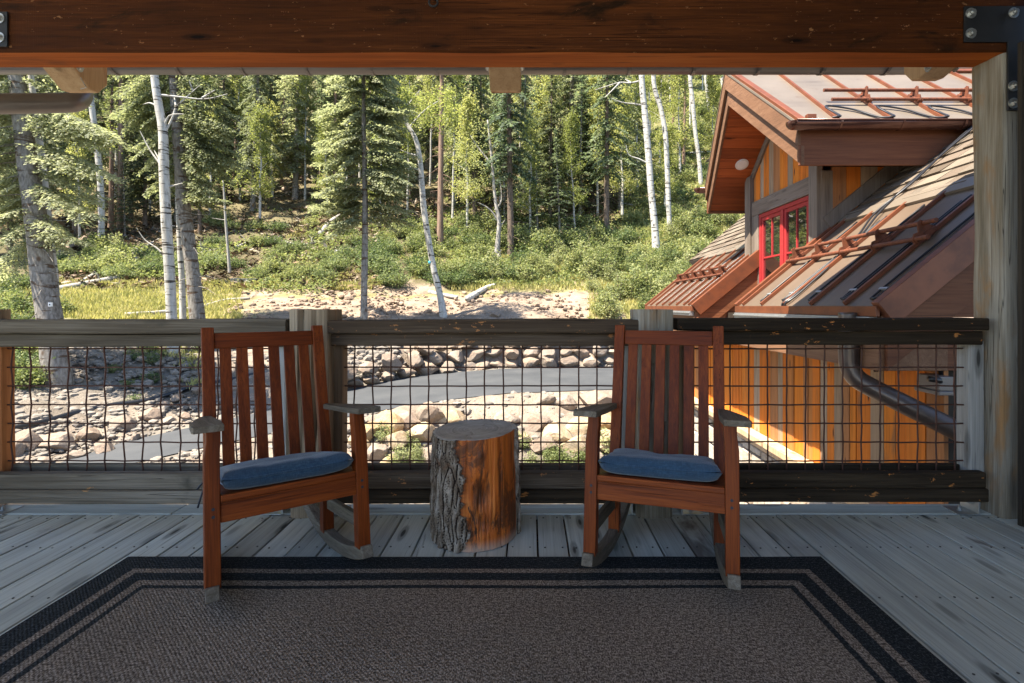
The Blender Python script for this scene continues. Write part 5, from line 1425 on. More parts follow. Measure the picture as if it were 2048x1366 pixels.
# individually seen conifers of the middle distance
plant('P3', 880, 498, s=1.35, label='thick reddish conifer trunk just behind the leaning aspen')
plant('P2', 1022, 512, s=1.0, label='grey trunked spruce directly beneath the middle outrigger')
plant('P2', 1213, 468, s=1.0, label='dark full spruce standing left of the white aspen stems')
plant('P4', 1160, 430, s=1.3)
plant('P3', 1347, 292, s=.9); plant('P3', 240, 468, s=.9); plant('P3', 222, 458, s=.8)
for (p,q,k,s) in [(468,372,'P3',.8),(505,378,'P2',.8),(522,392,'P1',.8),(563,372,'P3',.8),(590,370,'P2',.8),(606,365,'P3',.75),(640,372,'P2',.7),(470,335,'P1',.8),(555,330,'P5',.75),(545,352,'P1',.9),(950,430,'P2',.9),(1085,420,'P2',.75),(1075,470,'P4',.8),(1125,395,'P3',.85),(790,400,'P1',.7),(710,385,'P2',.8),(670,400,'P3',.8),(760,420,'P2',.7),(1260,395,'P1',.8),(1185,360,'P2',.9),(925,400,'P3',.85),(995,380,'P2',.9),(150,470,'P2',.7),(290,455,'P1',.72),(400,470,'P2',.62),(20,500,'P1',.7),(-60,520,'P5',.7),(330,400,'P2',.8)]:
    plant(k, p, q, s=s*rt.uniform(.92,1.08))
for (p,q,k,s_) in [(590,398,'P5',.95),(505,420,'P5',.8),(450,405,'P1',.85),(262,442,'P1',.8),(300,410,'P5',.85),(145,440,'P1',.8),(60,450,'P5',.85),(-20,470,'P1',.9),(640,345,'P5',.9),(690,350,'P1',.9),(770,360,'P5',.95),(820,390,'P1',.8),(910,410,'P5',.8),(960,395,'P1',.9),(1050,400,'P5',.95),(1100,440,'P1',.8),(1140,405,'P5',1.0),(1185,415,'P1',.95),(1240,420,'P5',.8),(1075,350,'P1',1.0),(1160,340,'P5',1.1),(1230,350,'P1',1.0),(530,330,'P5',1.0),(340,360,'P1',1.0),(200,390,'P5',.9),(250,350,'P5',1.0),(90,400,'P1',1.0),(-80,420,'P5',1.0),(410,340,'P1',1.1),(720,330,'P5',1.1),(855,340,'P5',1.1),(1000,340,'P1',1.1),(1275,360,'P1',.9),(1010,455,'P4',.9),(1120,470,'P4',.8),(1060,440,'P4',.9),(780,440,'P4',.8),(250,470,'P4',.6),(350,450,'P4',.7)]:
    plant(k, p, q, s=s_*rt.uniform(.92,1.08))
# the far wood, thinning to the right where the slope is sunlit
for (q0,q1,n) in ((330,360,13),(270,320,18),(200,260,20),(140,190,18),(80,130,14)):
    for i in range(n):
        p = -260+(1790)*(i+rt.uniform(.1,.9))/n; q = rt.uniform(q0,q1)
        if p > 1240 and (q > 150) and rt.random() < .62: continue
        plant(rt.choice(['P1','P2','P2','P3','P5','P1','P4']), p, q, s=rt.uniform(.75,1.15))
for (p,q,k,s_) in [(160,480,'P7',.8),(230,400,'P6',1.0),(300,430,'P7',.9),(420,430,'P6',.8),(480,400,'P6',1.0),(520,440,'P7',.9),(610,400,'P6',1.0),(655,420,'P7',.8),(690,440,'P6',.8),(760,450,'P7',.9),(815,430,'P6',1.0),(935,460,'P7',1.0),(905,440,'P6',1.0),(1060,470,'P7',1.0),(1100,430,'P6',1.1),(1150,460,'P7',.9),(1195,430,'P6',1.0),(1245,440,'P7',1.0),(1275,380,'P6',1.2),(1320,330,'P6',1.2),(1360,350,'P7',1.3),(1380,260,'P6',1.4),(1425,330,'P7',1.3),(1340,220,'P6',1.4),(1300,270,'P7',1.5),(1405,180,'P6',1.5),(1250,300,'P6',1.3),(1180,320,'P6',1.3),(1040,360,'P6',1.2),(960,350,'P6',1.2),(860,370,'P6',1.1),(720,370,'P6',1.1),(570,350,'P6',1.1),(400,380,'P6',1.0),(330,330,'P6',1.2),(180,350,'P6',1.1),(100,420,'P7',1.0),(20,440,'P6',.9),(1000,420,'P7',1.0),(545,400,'P7',.9),(1455,240,'P7',1.6),(1330,420,'P7',.9)]:
    plant(k, p, q, s=s_*rt.uniform(.9,1.1))
# beyond the left and right edges, for shade and for other viewpoints
for (p,Y,k) in [(-330,44,'P2'),(-700,30,'P1'),(1600,44,'P1'),(1700,52,'P2')]: plant(k, p, None, Y, 1.0)

# near trees, each built for itself -------------------------------------------------------
def path_tree(name, Y, pts, widths, bark, n=12, jitter=.05, dy=None):
    """trunk along picture points at depth Y (the foot stands on the ground at that depth)"""
    root = empty(name); P = [pt(a,b,Y+(dy[i] if dy else 0)) for i,(a,b) in enumerate(pts)]
    X = P[0].x; gz0 = gz_at(P[0].x, P[0].y)
    P = [Vector((P[0].x+(P[0].x-P[1].x)*.0, P[0].y, gz0-.2))]+P if P[0].z > gz0 else [Vector((P[0].x,P[0].y,gz0-.2))]+P[1:]
    Wd = [widths[0]*1.25]+list(widths) if len(P) == len(pts)+1 else [widths[0]*1.2]+list(widths[1:])
    root.location = P[0]; c = P[0]
    Q = smooth_path([p-c for p in P], 5); WW = []
    for i in range(len(Wd)-1):
        for s in range(5): WW.append((Wd[i]+(Wd[i+1]-Wd[i])*s/5)*Y/F/2)
    WW.append(Wd[-1]*Y/F/2)
    mb = MB(); mb.tube(Q, WW, n, jitter=jitter); return root, mb, c
def branch(mb, c, Y, pts, w0, w1, dy=0.0):
    P = [pt(a,b,Y+dy*i/(len(pts)-1))-c for i,(a,b) in enumerate(pts)]; Q = smooth_path(P,4); N = len(Q)
    mb.tube(Q, [(w0+(w1-w0)*i/(N-1))*Y/F/2 for i in range(N)], 6, caps=False)
def boughs(c, Y, spec, seed, leafsize=.15, wid=.042, depth=1.0):
    """needle boughs: spec = (px,py start)->(px,py tip); drooping sprays round each"""
    r = random.Random(seed); vs = []; fs = []
    for (a,b,e,f) in spec:
        for rep in range(3):
            A = pt(a,b,Y); dy = r.uniform(-1,1)*depth; B = pt(e+r.uniform(-22,22),f+r.uniform(-26,26),Y+dy); L = (B-A).length; ax = (B-A).normalized()
            sd = ax.cross(Vector((0,0,1))).normalized(); u = .1
            while u < 1.02:
                p = A+(B-A)*u+Vector((0,0,.16*L*u*(1-u))); tw = (.40*L*max(0,1-u)**.7*(.3+u)+.15)*r.uniform(.6,1.1)
                for s in (-1,1):
                    d = (ax*r.uniform(.5,.9)+sd*s*r.uniform(.5,1)+Vector((0,0,r.uniform(-.4,.02)))).normalized(); m = max(1,int(tw/(leafsize*.6)))
                    for q in range(m):
                        bb = p+d*(tw*q/m)+Vector((0,0,-.14*tw*(q/m)**2+r.uniform(-.03,.03)))-c
                        dd = (d+Vector((r.uniform(-.55,.55),r.uniform(-.55,.55),r.uniform(-.45,.3)))).normalized(); sv = dd.cross(Vector((r.uniform(-.5,.5),r.uniform(-.5,.5),1))).normalized()
                        blade(vs,fs,bb,dd,sv,leafsize*r.uniform(.7,1.3),wid*r.uniform(.7,1.3))
                u += .085/L*r.uniform(.8,1.2)
    mb = MB(); mb.v = [tuple(v) for v in vs]; mb.f = fs; mb.mi = [0]*len(fs); return mb
def leaves(c, Y, clumps, seed, size=.075, depth=.8, n=1.0):
    """round leaves in loose clumps: (px,py,radius px)"""
    r = random.Random(seed); vs = []; fs = []
    for (a,b,rad,num) in clumps:
        C = pt(a,b,Y+r.uniform(-depth,depth))-c; rr = rad*Y/F
        for _ in range(max(3,int(num*n/9))):
            cc = C+Vector((r.gauss(0,.5),r.gauss(0,.5),r.gauss(0,.42)))*rr
            for _ in range(9):
                p = cc+Vector((r.gauss(0,1),r.gauss(0,1),r.gauss(0,1)))*size*1.5
                d = Vector((r.uniform(-1,1),r.uniform(-1,1),r.uniform(-.8,.5))).normalized(); sv = d.cross(Vector((r.uniform(-1,1),r.uniform(-1,1),1))).normalized()
                blade(vs,fs,p,d,sv,size*r.uniform(.8,1.3),size*.48)
    mb = MB(); mb.v = [tuple(v) for v in vs]; mb.f = fs; mb.mi = [0]*len(fs); return mb

# the big leaning conifer at the left
Y = ground_at(118,772).y; YT1 = Y
root, mb, c = path_tree('spruce_tree', Y, [(118,772),(103,660),(88,560),(72,440),(56,330),(44,240),(30,120),(8,-80),(-10,-300)], [42,42,40,36,33,30,27,18,8], M['spruce_bark'], 16)
rb2 = random.Random(4)
for k in range(46):
    q = rb2.uniform(180,640); xx = interp([180,440,640],[36,72,101],q); s = rb2.choice((-1,1)); l = rb2.uniform(8,40) if q > 470 else rb2.uniform(20,110)
    branch(mb, c, Y, [(xx,q),(xx+s*l*.5,q+rb2.uniform(-4,12)),(xx+s*l,q+rb2.uniform(0,30))], 3.2, .8, rb2.uniform(-.8,.8))
mb.build('trunk', M['spruce_bark'], root, smooth=True)
sp = []
for q in range(50,470,26):
    xx = interp([-160,240,440],[0,44,72],q)
    for s in (-1,1):
        l = rb2.uniform(70,175)*(1 if q < 400 else .6); sp.append((xx,q,xx+s*l,q+rb2.uniform(18,75)))
boughs(c, Y, sp, 6, .13, .036, 1.6).build('crown', M['needle_pale'], root)
tag(root, 'big grey conifer at the wood edge with a thick trunk leaning left', 'conifer tree')
# aspen close behind it
Y = YT1+1.4
root, mb, c = path_tree('aspen_tree', Y, [(112,660),(108,560),(100,480),(92,400),(84,320),(72,230),(62,150),(50,0)], [15,15,14,13,12,11,10,6], M['aspen_bark'])
branch(mb, c, Y, [(99,440),(112,425),(128,410)], 3, 1); mb.build('trunk', M['aspen_bark'], root, smooth=True)
leaves(c, Y, [(60,40,50,200)], 5).build('crown', M['leaf'], root); tag(root, 'white aspen hugging the thick leaning conifer trunk', 'aspen tree')
# tall pale aspen with broken branches
Y = ground_at(347,704).y
root, mb, c = path_tree('aspen_tree', Y, [(347,704),(343,630),(340,560),(333,450),(328,340),(326,262),(318,215),(309,150),(306,60),(312,-80)], [19,19,19,19,18,17,15,14,12,6], M['aspen_bark'], 14)
for P_ in ([(329,268),(345,235),(352,215),(372,195),(400,170)],[(352,215),(348,190)],[(318,215),(300,206),(285,210)],[(322,330),(300,300),(280,262)],[(322,325),(308,300)],[(333,450),(350,452)],[(330,375),(352,370),(365,366)],[(340,530),(318,500),(290,480),(273,455)],[(320,190),(360,194),(410,198),(455,188)],[(385,180),(378,160)],[(405,196),(430,180)],[(326,262),(338,232),(368,228)]): branch(mb, c, Y, P_, 5, 1.0, rb2.uniform(-.3,.3))
mb.build('trunk', M['aspen_bark'], root, smooth=True); leaves(c, Y, [(310,-60,60,300)], 8).build('crown', M['leaf'], root)
tag(root, 'tall pale aspen with broken side branches beside the grey conifer stem', 'aspen tree')
# grey conifer stem beside it
Y = ground_at(399,672).y
root, mb, c = path_tree('spruce_tree', Y, [(397,660),(391,600),(385,540),(374,460),(364,380),(358,300),(353,230),(349,185),(340,60),(330,-120)], [29,27,25,24,23,21,19,17,13,5], M['spruce_bark'], 14)
for k in range(40):
    q = rb2.uniform(200,600); xx = interp([185,380,600],[349,364,391],q); s = rb2.choice((-1,1)); l = rb2.uniform(6,60)
    branch(mb, c, Y, [(xx,q),(xx+s*l*.5,q+rb2.uniform(-8,10)),(xx+s*l,q+rb2.uniform(-6,22))], 2.4, .6, rb2.uniform(-.8,.8))
mb.build('trunk', M['spruce_bark'], root, smooth=True); sp = []
for q in range(40,330,24):
    xx = interp([-100,185,380],[335,349,364],q)
    for s in (-1,1): l = rb2.uniform(60,125)*(1 if q < 290 else .5); sp.append((xx,q,xx+s*l,q+rb2.uniform(22,80)))
for q in range(220,420,20): xx = 366; sp.append((xx,q,xx+rb2.uniform(40,95),q+rb2.uniform(20,60)))
boughs(c, Y, sp, 16, .15, .042, 1.5).build('crown', M['needle'], root); tag(root, 'grey scaly conifer stem standing right beside the tall pale aspen', 'conifer tree')
# thin stained stem behind both
Y = ground_at(366,650).y
root, mb, c = path_tree('aspen_tree', Y, [(366,640),(364,560),(360,500),(357,430),(352,350)], [12,11,10,9,6], M['aspen_bark']); mb.build('trunk', M['aspen_bark'], root, smooth=True)
tag(root, 'thin stained stem squeezed between the pale aspen and grey conifer', 'dead tree')
# aspen deep in the left wood
g_ = ground_at(200,492); Y = g_.y
root, mb, c = path_tree('aspen_tree', Y, [(202,492),(203,430),(200,350),(192,280),(183,205),(176,120),(180,20)], [11,11,11,11,10,9,5], M['aspen_bark']); mb.build('trunk', M['aspen_bark'], root, smooth=True)
leaves(c, Y, [(205,285,32,420),(170,265,20,120),(215,275,22,140),(185,60,70,500),(190,0,90,600)], 18, .11).build('crown', M['leaf'], root); tag(root, 'slender aspen deeper in the wood with a spray of yellow green leaves', 'aspen tree')
# dead sapling
g_ = ground_at(460,546); Y = g_.y
root, mb, c = path_tree('dead_sapling', Y, [(460,546),(456,500),(452,450),(449,400),(446,360)], [6,5,5,4,2], M['dead'], 8); branch(mb, c, Y, [(450,440),(436,438),(424,436)], 2, .6)
mb.build('trunk', M['dead'], root, smooth=True); leaves(c, Y, [(452,360,26,120),(478,352,20,80)], 19, .10).build('crown', M['leaf'], root); tag(root, 'crooked pale sapling with a few leaves left of the young fir', 'sapling')
# young fir in the middle
Y = ground_at(728,650).y
root, mb, c = path_tree('fir_tree', Y, [(728,664),(728,600),(729,540),(730,470),(730,380),(728,280),(727,180),(727,60),(727,-60)], [14,13,13,12,11,9,8,6,3], M['spruce_bark'], 12)
for k in range(18):
    q = rb2.uniform(400,600); s = rb2.choice((-1,1)); l = rb2.uniform(4,30)*(1 if q < 500 else .4); branch(mb, c, Y, [(729,q),(729+s*l,q+rb2.uniform(-6,6))], 1.6, .6, rb2.uniform(-.6,.6))
mb.build('trunk', M['spruce_bark'], root, smooth=True); sp = []
for q in range(30,440,17):
    l0 = interp([-70,100,220,330,420,450],[14,46,74,92,98,60],q)
    for k in range(4): s = rb2.choice((-1,1)); l = l0*rb2.uniform(.55,1.08); sp.append((728,q,728+s*l,q+rb2.uniform(-2,36)))
boughs(c, Y, sp, 26, .17, .05, 1.9).build('crown', M['needle_pale'], root); tag(root, 'slim young fir with fluffy pale crown and bare straight stem on the dirt', 'fir tree')
# leaning aspen with leafy top
Y = ground_at(888,632).y
root, mb, c = path_tree('aspen_tree', Y, [(888,632),(880,590),(868,540),(857,480),(848,420),(844,370),(840,320),(832,280),(818,255),(806,235)], [14,13,12,12,12,11,10,9,8,6], M['aspen_bark'])
for P_ in ([(840,340),(825,336),(812,330),(797,320)],[(842,312),(822,308),(802,300)],[(838,372),(848,370)],[(806,235),(790,210),(770,190)],[(818,255),(850,220),(880,200)],[(806,235),(820,205),(840,180)]): branch(mb, c, Y, P_, 4.5, 1.0, rb2.uniform(-.5,.5))
mb.build('trunk', M['aspen_bark'], root, smooth=True)
leaves(c, Y, [(790,205,32,420),(830,210,36,520),(872,212,36,560),(900,228,20,200),(850,235,30,360),(800,230,20,200),(770,180,30,260),(720,165,30,240),(760,160,34,260),(700,158,20,120),(890,190,22,160),(885,245,18,120)], 31, .13, 2.6).build('crown', M['leaf'], root)
Y866 = Y; tag(root, 'thin aspen leaning left with a bright yellow green leafy top', 'aspen tree')
# multi-stemmed aspen shrub tree, partly dead
g_ = ground_at(992,505); Y = g_.y-1
root, mb, c = path_tree('aspen_tree', Y, [(993,520),(997,470),(998,440),(992,410),(988,370),(982,300),(975,240)], [11,9,8,7,6,5,3], M['dead'], 8)
for P_ in ([(997,445),(985,425),(970,412),(955,405)],[(990,420),(1003,400),(1000,360)],[(985,330),(960,300),(940,270)],[(982,300),(1000,270)],[(994,515),(984,505),(988,530)],[(996,460),(1010,440)]): branch(mb, c, Y, P_, 4.5, 1.0, rb2.uniform(-.6,.6))
mb.build('trunk', M['dead'], root, smooth=True)
leaves(c, Y, [(955,290,34,260),(945,330,30,220),(985,270,26,160),(925,310,24,160),(960,360,34,240),(930,360,26,160),(990,340,22,140),(965,250,22,120),(910,280,18,90)], 33, .12, 1.5).build('crown', M['shrub_pale'], root)
tag(root, 'small bent aspen with white forked stem and loose leaves below the middle outrigger', 'aspen tree')
# white aspens at the right
def aspen(pxs, ws, label, leafs=(), br=(), foot=None, seed=0):
    g_ = ground_at(*pxs[0]); Y = g_.y
    root, mb, c = path_tree('aspen_tree', Y, pxs, ws, M['aspen_bark'])
    for P_ in br: branch(mb, c, Y, P_, 4, .9, rb2.uniform(-.6,.6))
    mb.build('trunk', M['aspen_bark'], root, smooth=True)
    leaves(c, Y, leafs, seed, .13, 1.5).build('crown', M['leaf'], root); tag(root, label, 'aspen tree')
aspen([(1313,503),(1309,450),(1302,380),(1297,310),(1291,240),(1285,180),(1283,140),(1280,20)], [15,14,13,13,13,12,12,8], 'straight white aspen, the nearer and thicker stem left of the dormer', [(1280,0,90,700),(1250,40,50,300)],
      [[(1286,160),(1262,166),(1240,165),(1215,172),(1190,180)],[(1262,166),(1250,158)],[(1288,212),(1270,208),(1245,205),(1222,196)],[(1240,165),(1210,195)],[(1297,328),(1278,318),(1258,310),(1252,290)]], seed=41)
aspen([(1340,468),(1337,410),(1334,330),(1331,270),(1322,220),(1310,180),(1307,140),(1312,20)], [10,10,10,10,9,9,9,6], 'gently curved white aspen just right of the straight thick one', [(1315,10,70,500)], [], seed=42)
aspen([(1402,372),(1398,320),(1390,260),(1385,200),(1380,150),(1380,20)], [8,8,8,8,8,5], 'slim white aspen near the dormer eave higher on the slope', [(1390,20,70,500)], [], seed=43)
aspen([(1418,232),(1415,190),(1411,150),(1408,40)], [6,6,6,4], 'short looking far white aspen beside the dormer peak', [(1410,60,50,300)], [], seed=44)
aspen([(978,288),(974,240),(968,200),(958,150),(950,60)], [7,7,7,6,4], 'thin pale aspen stem left of the middle outrigger, far in the wood', [(950,60,60,300)], [], seed=45)
aspen([(1448,200),(1444,160),(1440,60)], [6,6,4], 'far pale aspen stem almost touching the dormer peak', [(1440,60,50,300)], [], seed=46)

# ---------------------------------------------------------------- shrubs
def shrub(seed, R_, Hh, leaf, n, size):
    r = random.Random(seed); vs = []; fs = []; st = MB()
    for k in range(int(n/30)):
        a = r.uniform(0,6.28); rr = R_*r.random()**.6; top = Vector((math.cos(a)*rr, math.sin(a)*rr, Hh*(1-.5*(rr/R_)**2)*r.uniform(.55,1.1)))
        base = Vector((top.x*.25,top.y*.25,-.1)); mid = (base+top)*.5+Vector((r.uniform(-.1,.1),r.uniform(-.1,.1),.1)); st.tube([base,mid,top],[.012,.008,.003],4,caps=False)
        for _ in range(30):
            u = r.uniform(.25,1.05); p = base+(top-base)*u+Vector((r.gauss(0,1),r.gauss(0,1),r.gauss(0,.7)))*.13*R_
            d = Vector((r.uniform(-1,1),r.uniform(-1,1),r.uniform(-.3,.9))).normalized(); sv = d.cross(Vector((r.uniform(-1,1),r.uniform(-1,1),.6))).normalized(); blade(vs,fs,p,d,sv,size*r.uniform(.7,1.3),size*.3)
    root = empty('shrub'); st.build('stem', M['dead_brown'], root)
    mb = MB(); mb.v = [tuple(v) for v in vs]; mb.f = fs; mb.mi = [0]*len(fs); mb.build('foliage', leaf, root); return root
SH = [shrub(1,.9,1.1,M['shrub'],1500,.14), shrub(2,1.2,1.0,M['shrub_dark'],1700,.14), shrub(3,.7,1.5,M['shrub_pale'],1100,.13), shrub(4,1.0,1.8,M['shrub'],1600,.15), shrub(5,.5,.6,M['shrub_dark'],600,.09)]
SL_ = ['leafy green shrub','low dark green shrub','pale grey green shrub with upright sprays','tall leafy green shrub','small green plant']
ZONE = [(-9e9,'on the bank left of the tall pale aspen'),(430,'in the clearing left of the young fir'),(735,'around the foot of the leaning aspen'),(960,'on the green slope above the dirt mound'),(1230,'on the bright slope below the white aspens')]
shused = set(); rs = random.Random(77)
def put_shrub(i, p, q, s, zone=None, z2=1.0):
    o = SH[i] if i not in shused else copy_tree(SH[i]); shused.add(i)
    g_ = ground_at(p,q); o.location = g_-Vector((0,0,.1)); o.rotation_euler = (0,0,rs.uniform(0,6.28)); o.scale = (s,s,s*z2)
    z = zone
    if not z:
        for a,b in ZONE:
            if p >= a: z = b
    tag(o, SL_[i]+' '+z, 'shrub', 'shrubs on the hillside')
for (pa,pb,qa,qb,n,kinds,s0,s1) in [
    (940,1230,490,566,42,[0,0,3,2,1,3],.9,1.5),(1220,1400,500,600,26,[0,0,3,2,1,3],.9,1.4),(1180,1400,560,640,22,[2,0,2,3],.7,1.2),(1320,1520,380,520,26,[0,2,0,2],1.0,1.7),
    (900,1280,440,510,22,[1,0,3,0],1.0,1.6),(760,960,450,520,18,[0,2,0],1.0,1.5),(740,960,530,572,18,[1,1,0],.9,1.3),(740,800,500,560,8,[1,1],1.0,1.5),
    (420,720,500,568,20,[1,0,4,1],.7,1.2),(150,430,510,560,20,[1,0,1],.7,1.1),(180,270,500,545,8,[2,0],.9,1.3),(0,110,560,660,14,[1,0],.6,1.0),
    (1260,1420,300,430,20,[0,2,1],1.2,2.0),(1380,1460,150,300,14,[0,2],1.6,2.6),(-100,1250,200,340,40,[0,2,2,3],1.4,2.4),(520,640,540,570,6,[2,0],.7,1.0),(380,720,440,510,12,[1,1,0],.9,1.3),(0,60,690,790,6,[1,0],.6,.9),(250,400,690,730,6,[4,1],.6,.9)]:
    for _ in range(n): put_shrub(rs.choice(kinds), rs.uniform(pa,pb), rs.uniform(qa,qb), rs.uniform(s0,s1))
for _ in range(10): put_shrub(rs.choice([2,4,4]), rs.uniform(740,860), rs.uniform(880,945), rs.uniform(.35,.6), 'at the foot of the bank below the road')
for _ in range(14): put_shrub(rs.choice([2,4,0]), rs.uniform(1040,1260), rs.uniform(895,950), rs.uniform(.35,.6), 'at the foot of the bank below the road')
for (p,q) in [(270,800),(255,770),(300,760),(230,740),(400,700),(50,720),(30,760)]: put_shrub(4, p, q, rs.uniform(.6,.9), 'on the rubble slope behind the wire mesh')
# ---------------------------------------------------------------- grass and ground cover
mb = MB(); vs = []; fs = []; rg = random.Random(3)
def grassy(n, pa, pb, qa, qb, hmin, hmax, mask=.0):
    for _ in range(n):
        p = rg.uniform(pa,pb); q = rg.uniform(qa,qb); g_ = ground_at(p,q)
        if mnoise.noise(Vector((g_.x*.45,g_.y*.45,8))) < mask: continue
        for _ in range(4):
            b = g_+Vector((rg.gauss(0,.10),rg.gauss(0,.10),-.03)); d = Vector((rg.gauss(0,.35),rg.gauss(0,.35),1)).normalized(); sv = Vector((rg.uniform(-1,1),rg.uniform(-1,1),0)).normalized()
            blade(vs,fs,b,d,sv,rg.uniform(hmin,hmax),.012+.0006*g_.y)
grassy(5200, 120, 480, 565, 642, .15,.42, -.25); grassy(2500, -80, 130, 560, 650, .15,.45, -.2)
grassy(2200, 480, 760, 555, 580, .15,.4, -.2); grassy(4600, 900, 1420, 500, 582, .2,.55, -.3); grassy(3000, 1180, 1420, 560, 650, .2,.55, -.3)
grassy(3000, 560, 900, 440, 560, .15,.4, .0); grassy(3500, 1240, 1520, 300, 500, .3,.8, -.3); grassy(1800, -60, 420, 690, 780, .12,.3, .22)
mb.v = [tuple(v) for v in vs]; mb.f = fs; mb.mi = [0]*len(fs)
tag(mb.build('grass', M['grass']), kind='stuff', label='sunlit yellow green grass in the clearing and on the slope')
# forest-floor leaves: low ground cover too fine to count
vs = []; fs = []; mb = MB()
for (n,pa,pb,qa,qb,mask) in [(8500,900,1420,440,575,-.25),(3500,420,760,470,590,.05),(4200,100,440,495,560,-.1),(7500,1230,1530,140,480,-.4),(6000,-150,1250,140,330,-.2),(3000,620,960,400,520,-.05),(2600,-100,1250,300,430,.1)]:
    for _ in range(n):
        p = rg.uniform(pa,pb); q = rg.uniform(qa,qb); g_ = ground_at(p,q)
        if mnoise.noise(Vector((g_.x*.3,g_.y*.3,3))) < mask: continue
        for _ in range(3):
            b = g_+Vector((rg.gauss(0,.22),rg.gauss(0,.22),rg.uniform(0,.4))); d = Vector((rg.uniform(-1,1),rg.uniform(-1,1),rg.uniform(-.2,.8))).normalized(); sv = d.cross(Vector((rg.uniform(-1,1),rg.uniform(-1,1),1))).normalized(); s = .10+.0035*g_.y
            blade(vs,fs,b,d,sv,s*rg.uniform(.7,1.3),s*.3)
mb.v = [tuple(v) for v in vs]; mb.f = fs; mb.mi = [0]*len(fs)
tag(mb.build('ground_cover', M['shrub']), kind='stuff', label='low leafy ground cover over the forest floor')
vs = []; fs = []; mb = MB()
for (n,pa,pb,qa,qb) in [(6000,-60,1250,330,470),(4500,80,760,440,580),(2000,760,1250,400,480),(1500,1200,1500,200,420)]:
    for _ in range(n):
        p = rg.uniform(pa,pb); q = rg.uniform(qa,qb); g_ = ground_at(p,q)
        for _ in range(2):
            b = g_+Vector((rg.gauss(0,.3),rg.gauss(0,.3),rg.uniform(.0,.12))); d = Vector((rg.uniform(-1,1),rg.uniform(-1,1),rg.uniform(-.05,.45))).normalized(); sv = d.cross(Vector((rg.uniform(-1,1),rg.uniform(-1,1),1))).normalized(); s = (.22+.007*g_.y)*rg.uniform(.4,1.5)
            blade(vs,fs,b,d,sv,s,s*rg.choice((.07,.10,.22)))
mb.v = [tuple(v) for v in vs]; mb.f = fs; mb.mi = [0]*len(fs)
t = NT('forest litter', .95, .1); t.color(t.ramp(t.island(), [(0,(.045,.032,.022)),(.35,(.12,.085,.055)),(.62,(.20,.135,.085)),(.85,(.30,.25,.20)),(1,(.10,.11,.04))]))
tag(mb.build('forest_litter', t.m), kind='stuff', label='brown twigs, bark and needles littering the forest floor')
# ---------------------------------------------------------------- fallen logs and dead branches
def log(label, pts, w, mat, twigs=0, lift=.1, name='fallen_log', cat='fallen log', group=None):
    P = [ground_at(a,b)+Vector((0,0,lift)) for a,b in pts]; c = P[0]; root = bpy.data.objects
    Y = sum(p.y for p in P)/len(P); Q = smooth_path([p-c for p in P],4) if len(P) > 2 else [p-c for p in P]; N = len(Q); mb = MB()
    mb.tube(Q, [w*Y/F/2*(1-.35*i/max(1,N-1)) for i in range(N)], 8, jitter=.12)
    r = random.Random(len(label)*7+int(pts[0][0]))
    for _ in range(twigs):
        q = Q[r.randrange(N)]; e = q+Vector((r.uniform(-1,1),r.uniform(-.5,.3),r.uniform(.2,1.1)))*r.uniform(.5,1.3); m_ = (q+e)/2+Vector((r.uniform(-.2,.2),0,r.uniform(-.1,.2))); mb.tube([q,m_,e],[.05,.03,.012],5,caps=False)
        mb.tube([m_,m_+Vector((r.uniform(-.5,.5),r.uniform(-.2,.2),r.uniform(.1,.5)))],[.02,.008],4,caps=False)
    o = mb.build(name, mat, None, smooth=True); o.location = c; tag(o, label, cat, group); return o
log('long grey fallen log crossing the clearing behind the aspens', [(118,584),(200,568),(290,548),(370,520),(438,503)], 13, M['dead'], 3, .15)
log('thin fallen pole lying on the bank above the long grey log', [(155,572),(190,550),(225,533),(318,480)], 6, M['dead'], 2)
log('pale log propped at the grass edge where the dirt begins', [(250,634),(330,628),(400,618),(450,604),(500,600)], 9, M['dead'], 0, .1)
log('short bleached log standing up the slope left of the young fir', [(640,474),(655,455),(672,440),(690,432)], 10, M['dead'], 3, .25)
log('tangled dead branch on the brown slope left of the bleached log', [(470,500),(520,482),(560,486),(600,494),(640,488)], 6, M['dead'], 9, .2)
log('slanting dead branch lying across the dark wood floor', [(575,330),(600,348),(630,362),(650,372)], 7, M['dead'], 7, .3)
log('reddish rotten log in the dark wood', [(566,382),(600,388),(640,394)], 10, M['dead_brown'], 2, .2)
log('half buried log by the stem of the young fir', [(670,506),(700,508),(722,512)], 9, M['dead'], 0, .1)
log('thick birch coloured log end on the dirt right of the leaning aspen', [(935,602),(955,590),(972,580),(990,574)], 13, M['aspen_bark'], 0, .15)
log('pale log lying at the foot of the leaning aspen', [(858,588),(880,592),(915,598)], 10, M['aspen_bark'], 0, .12)
log('twisted bleached stump of dead wood at the bent aspen', [(996,540),(992,525),(999,510),(988,498)], 9, M['dead'], 3, .15)
log('white fallen stem high on the bright slope behind the aspens', [(1305,314),(1345,312),(1390,308),(1425,306)], 6, M['aspen_bark'], 1, .2)
log('fallen grey poles in shade beside the full spruce', [(1245,412),(1270,414),(1300,412)], 6, M['dead'], 0, .2)
log('dark root plate and log by the thick leaning conifer', [(112,520),(150,495),(188,470)], 16, M['dead_brown'], 5, .2)
log('brown brushwood heap in the shade beneath the spruces', [(1120,390),(1150,398),(1190,402)], 7, M['dead_brown'], 14, .2)
# black drain hose along the verge on the left
P = [ground_at(a,b)+Vector((0,0,.05)) for a,b in [(20,862),(90,846),(160,826),(230,812),(300,802),(380,778),(450,764),(520,748)]]
mb = MB(); c = P[0]; mb.tube(smooth_path([p-c for p in P]), .09, 10); o = mb.build('drain_hose', M['cable'], None, smooth=True); o.location = c; tag(o, 'black drainage hose running along the rubble bank above the road', 'hose')
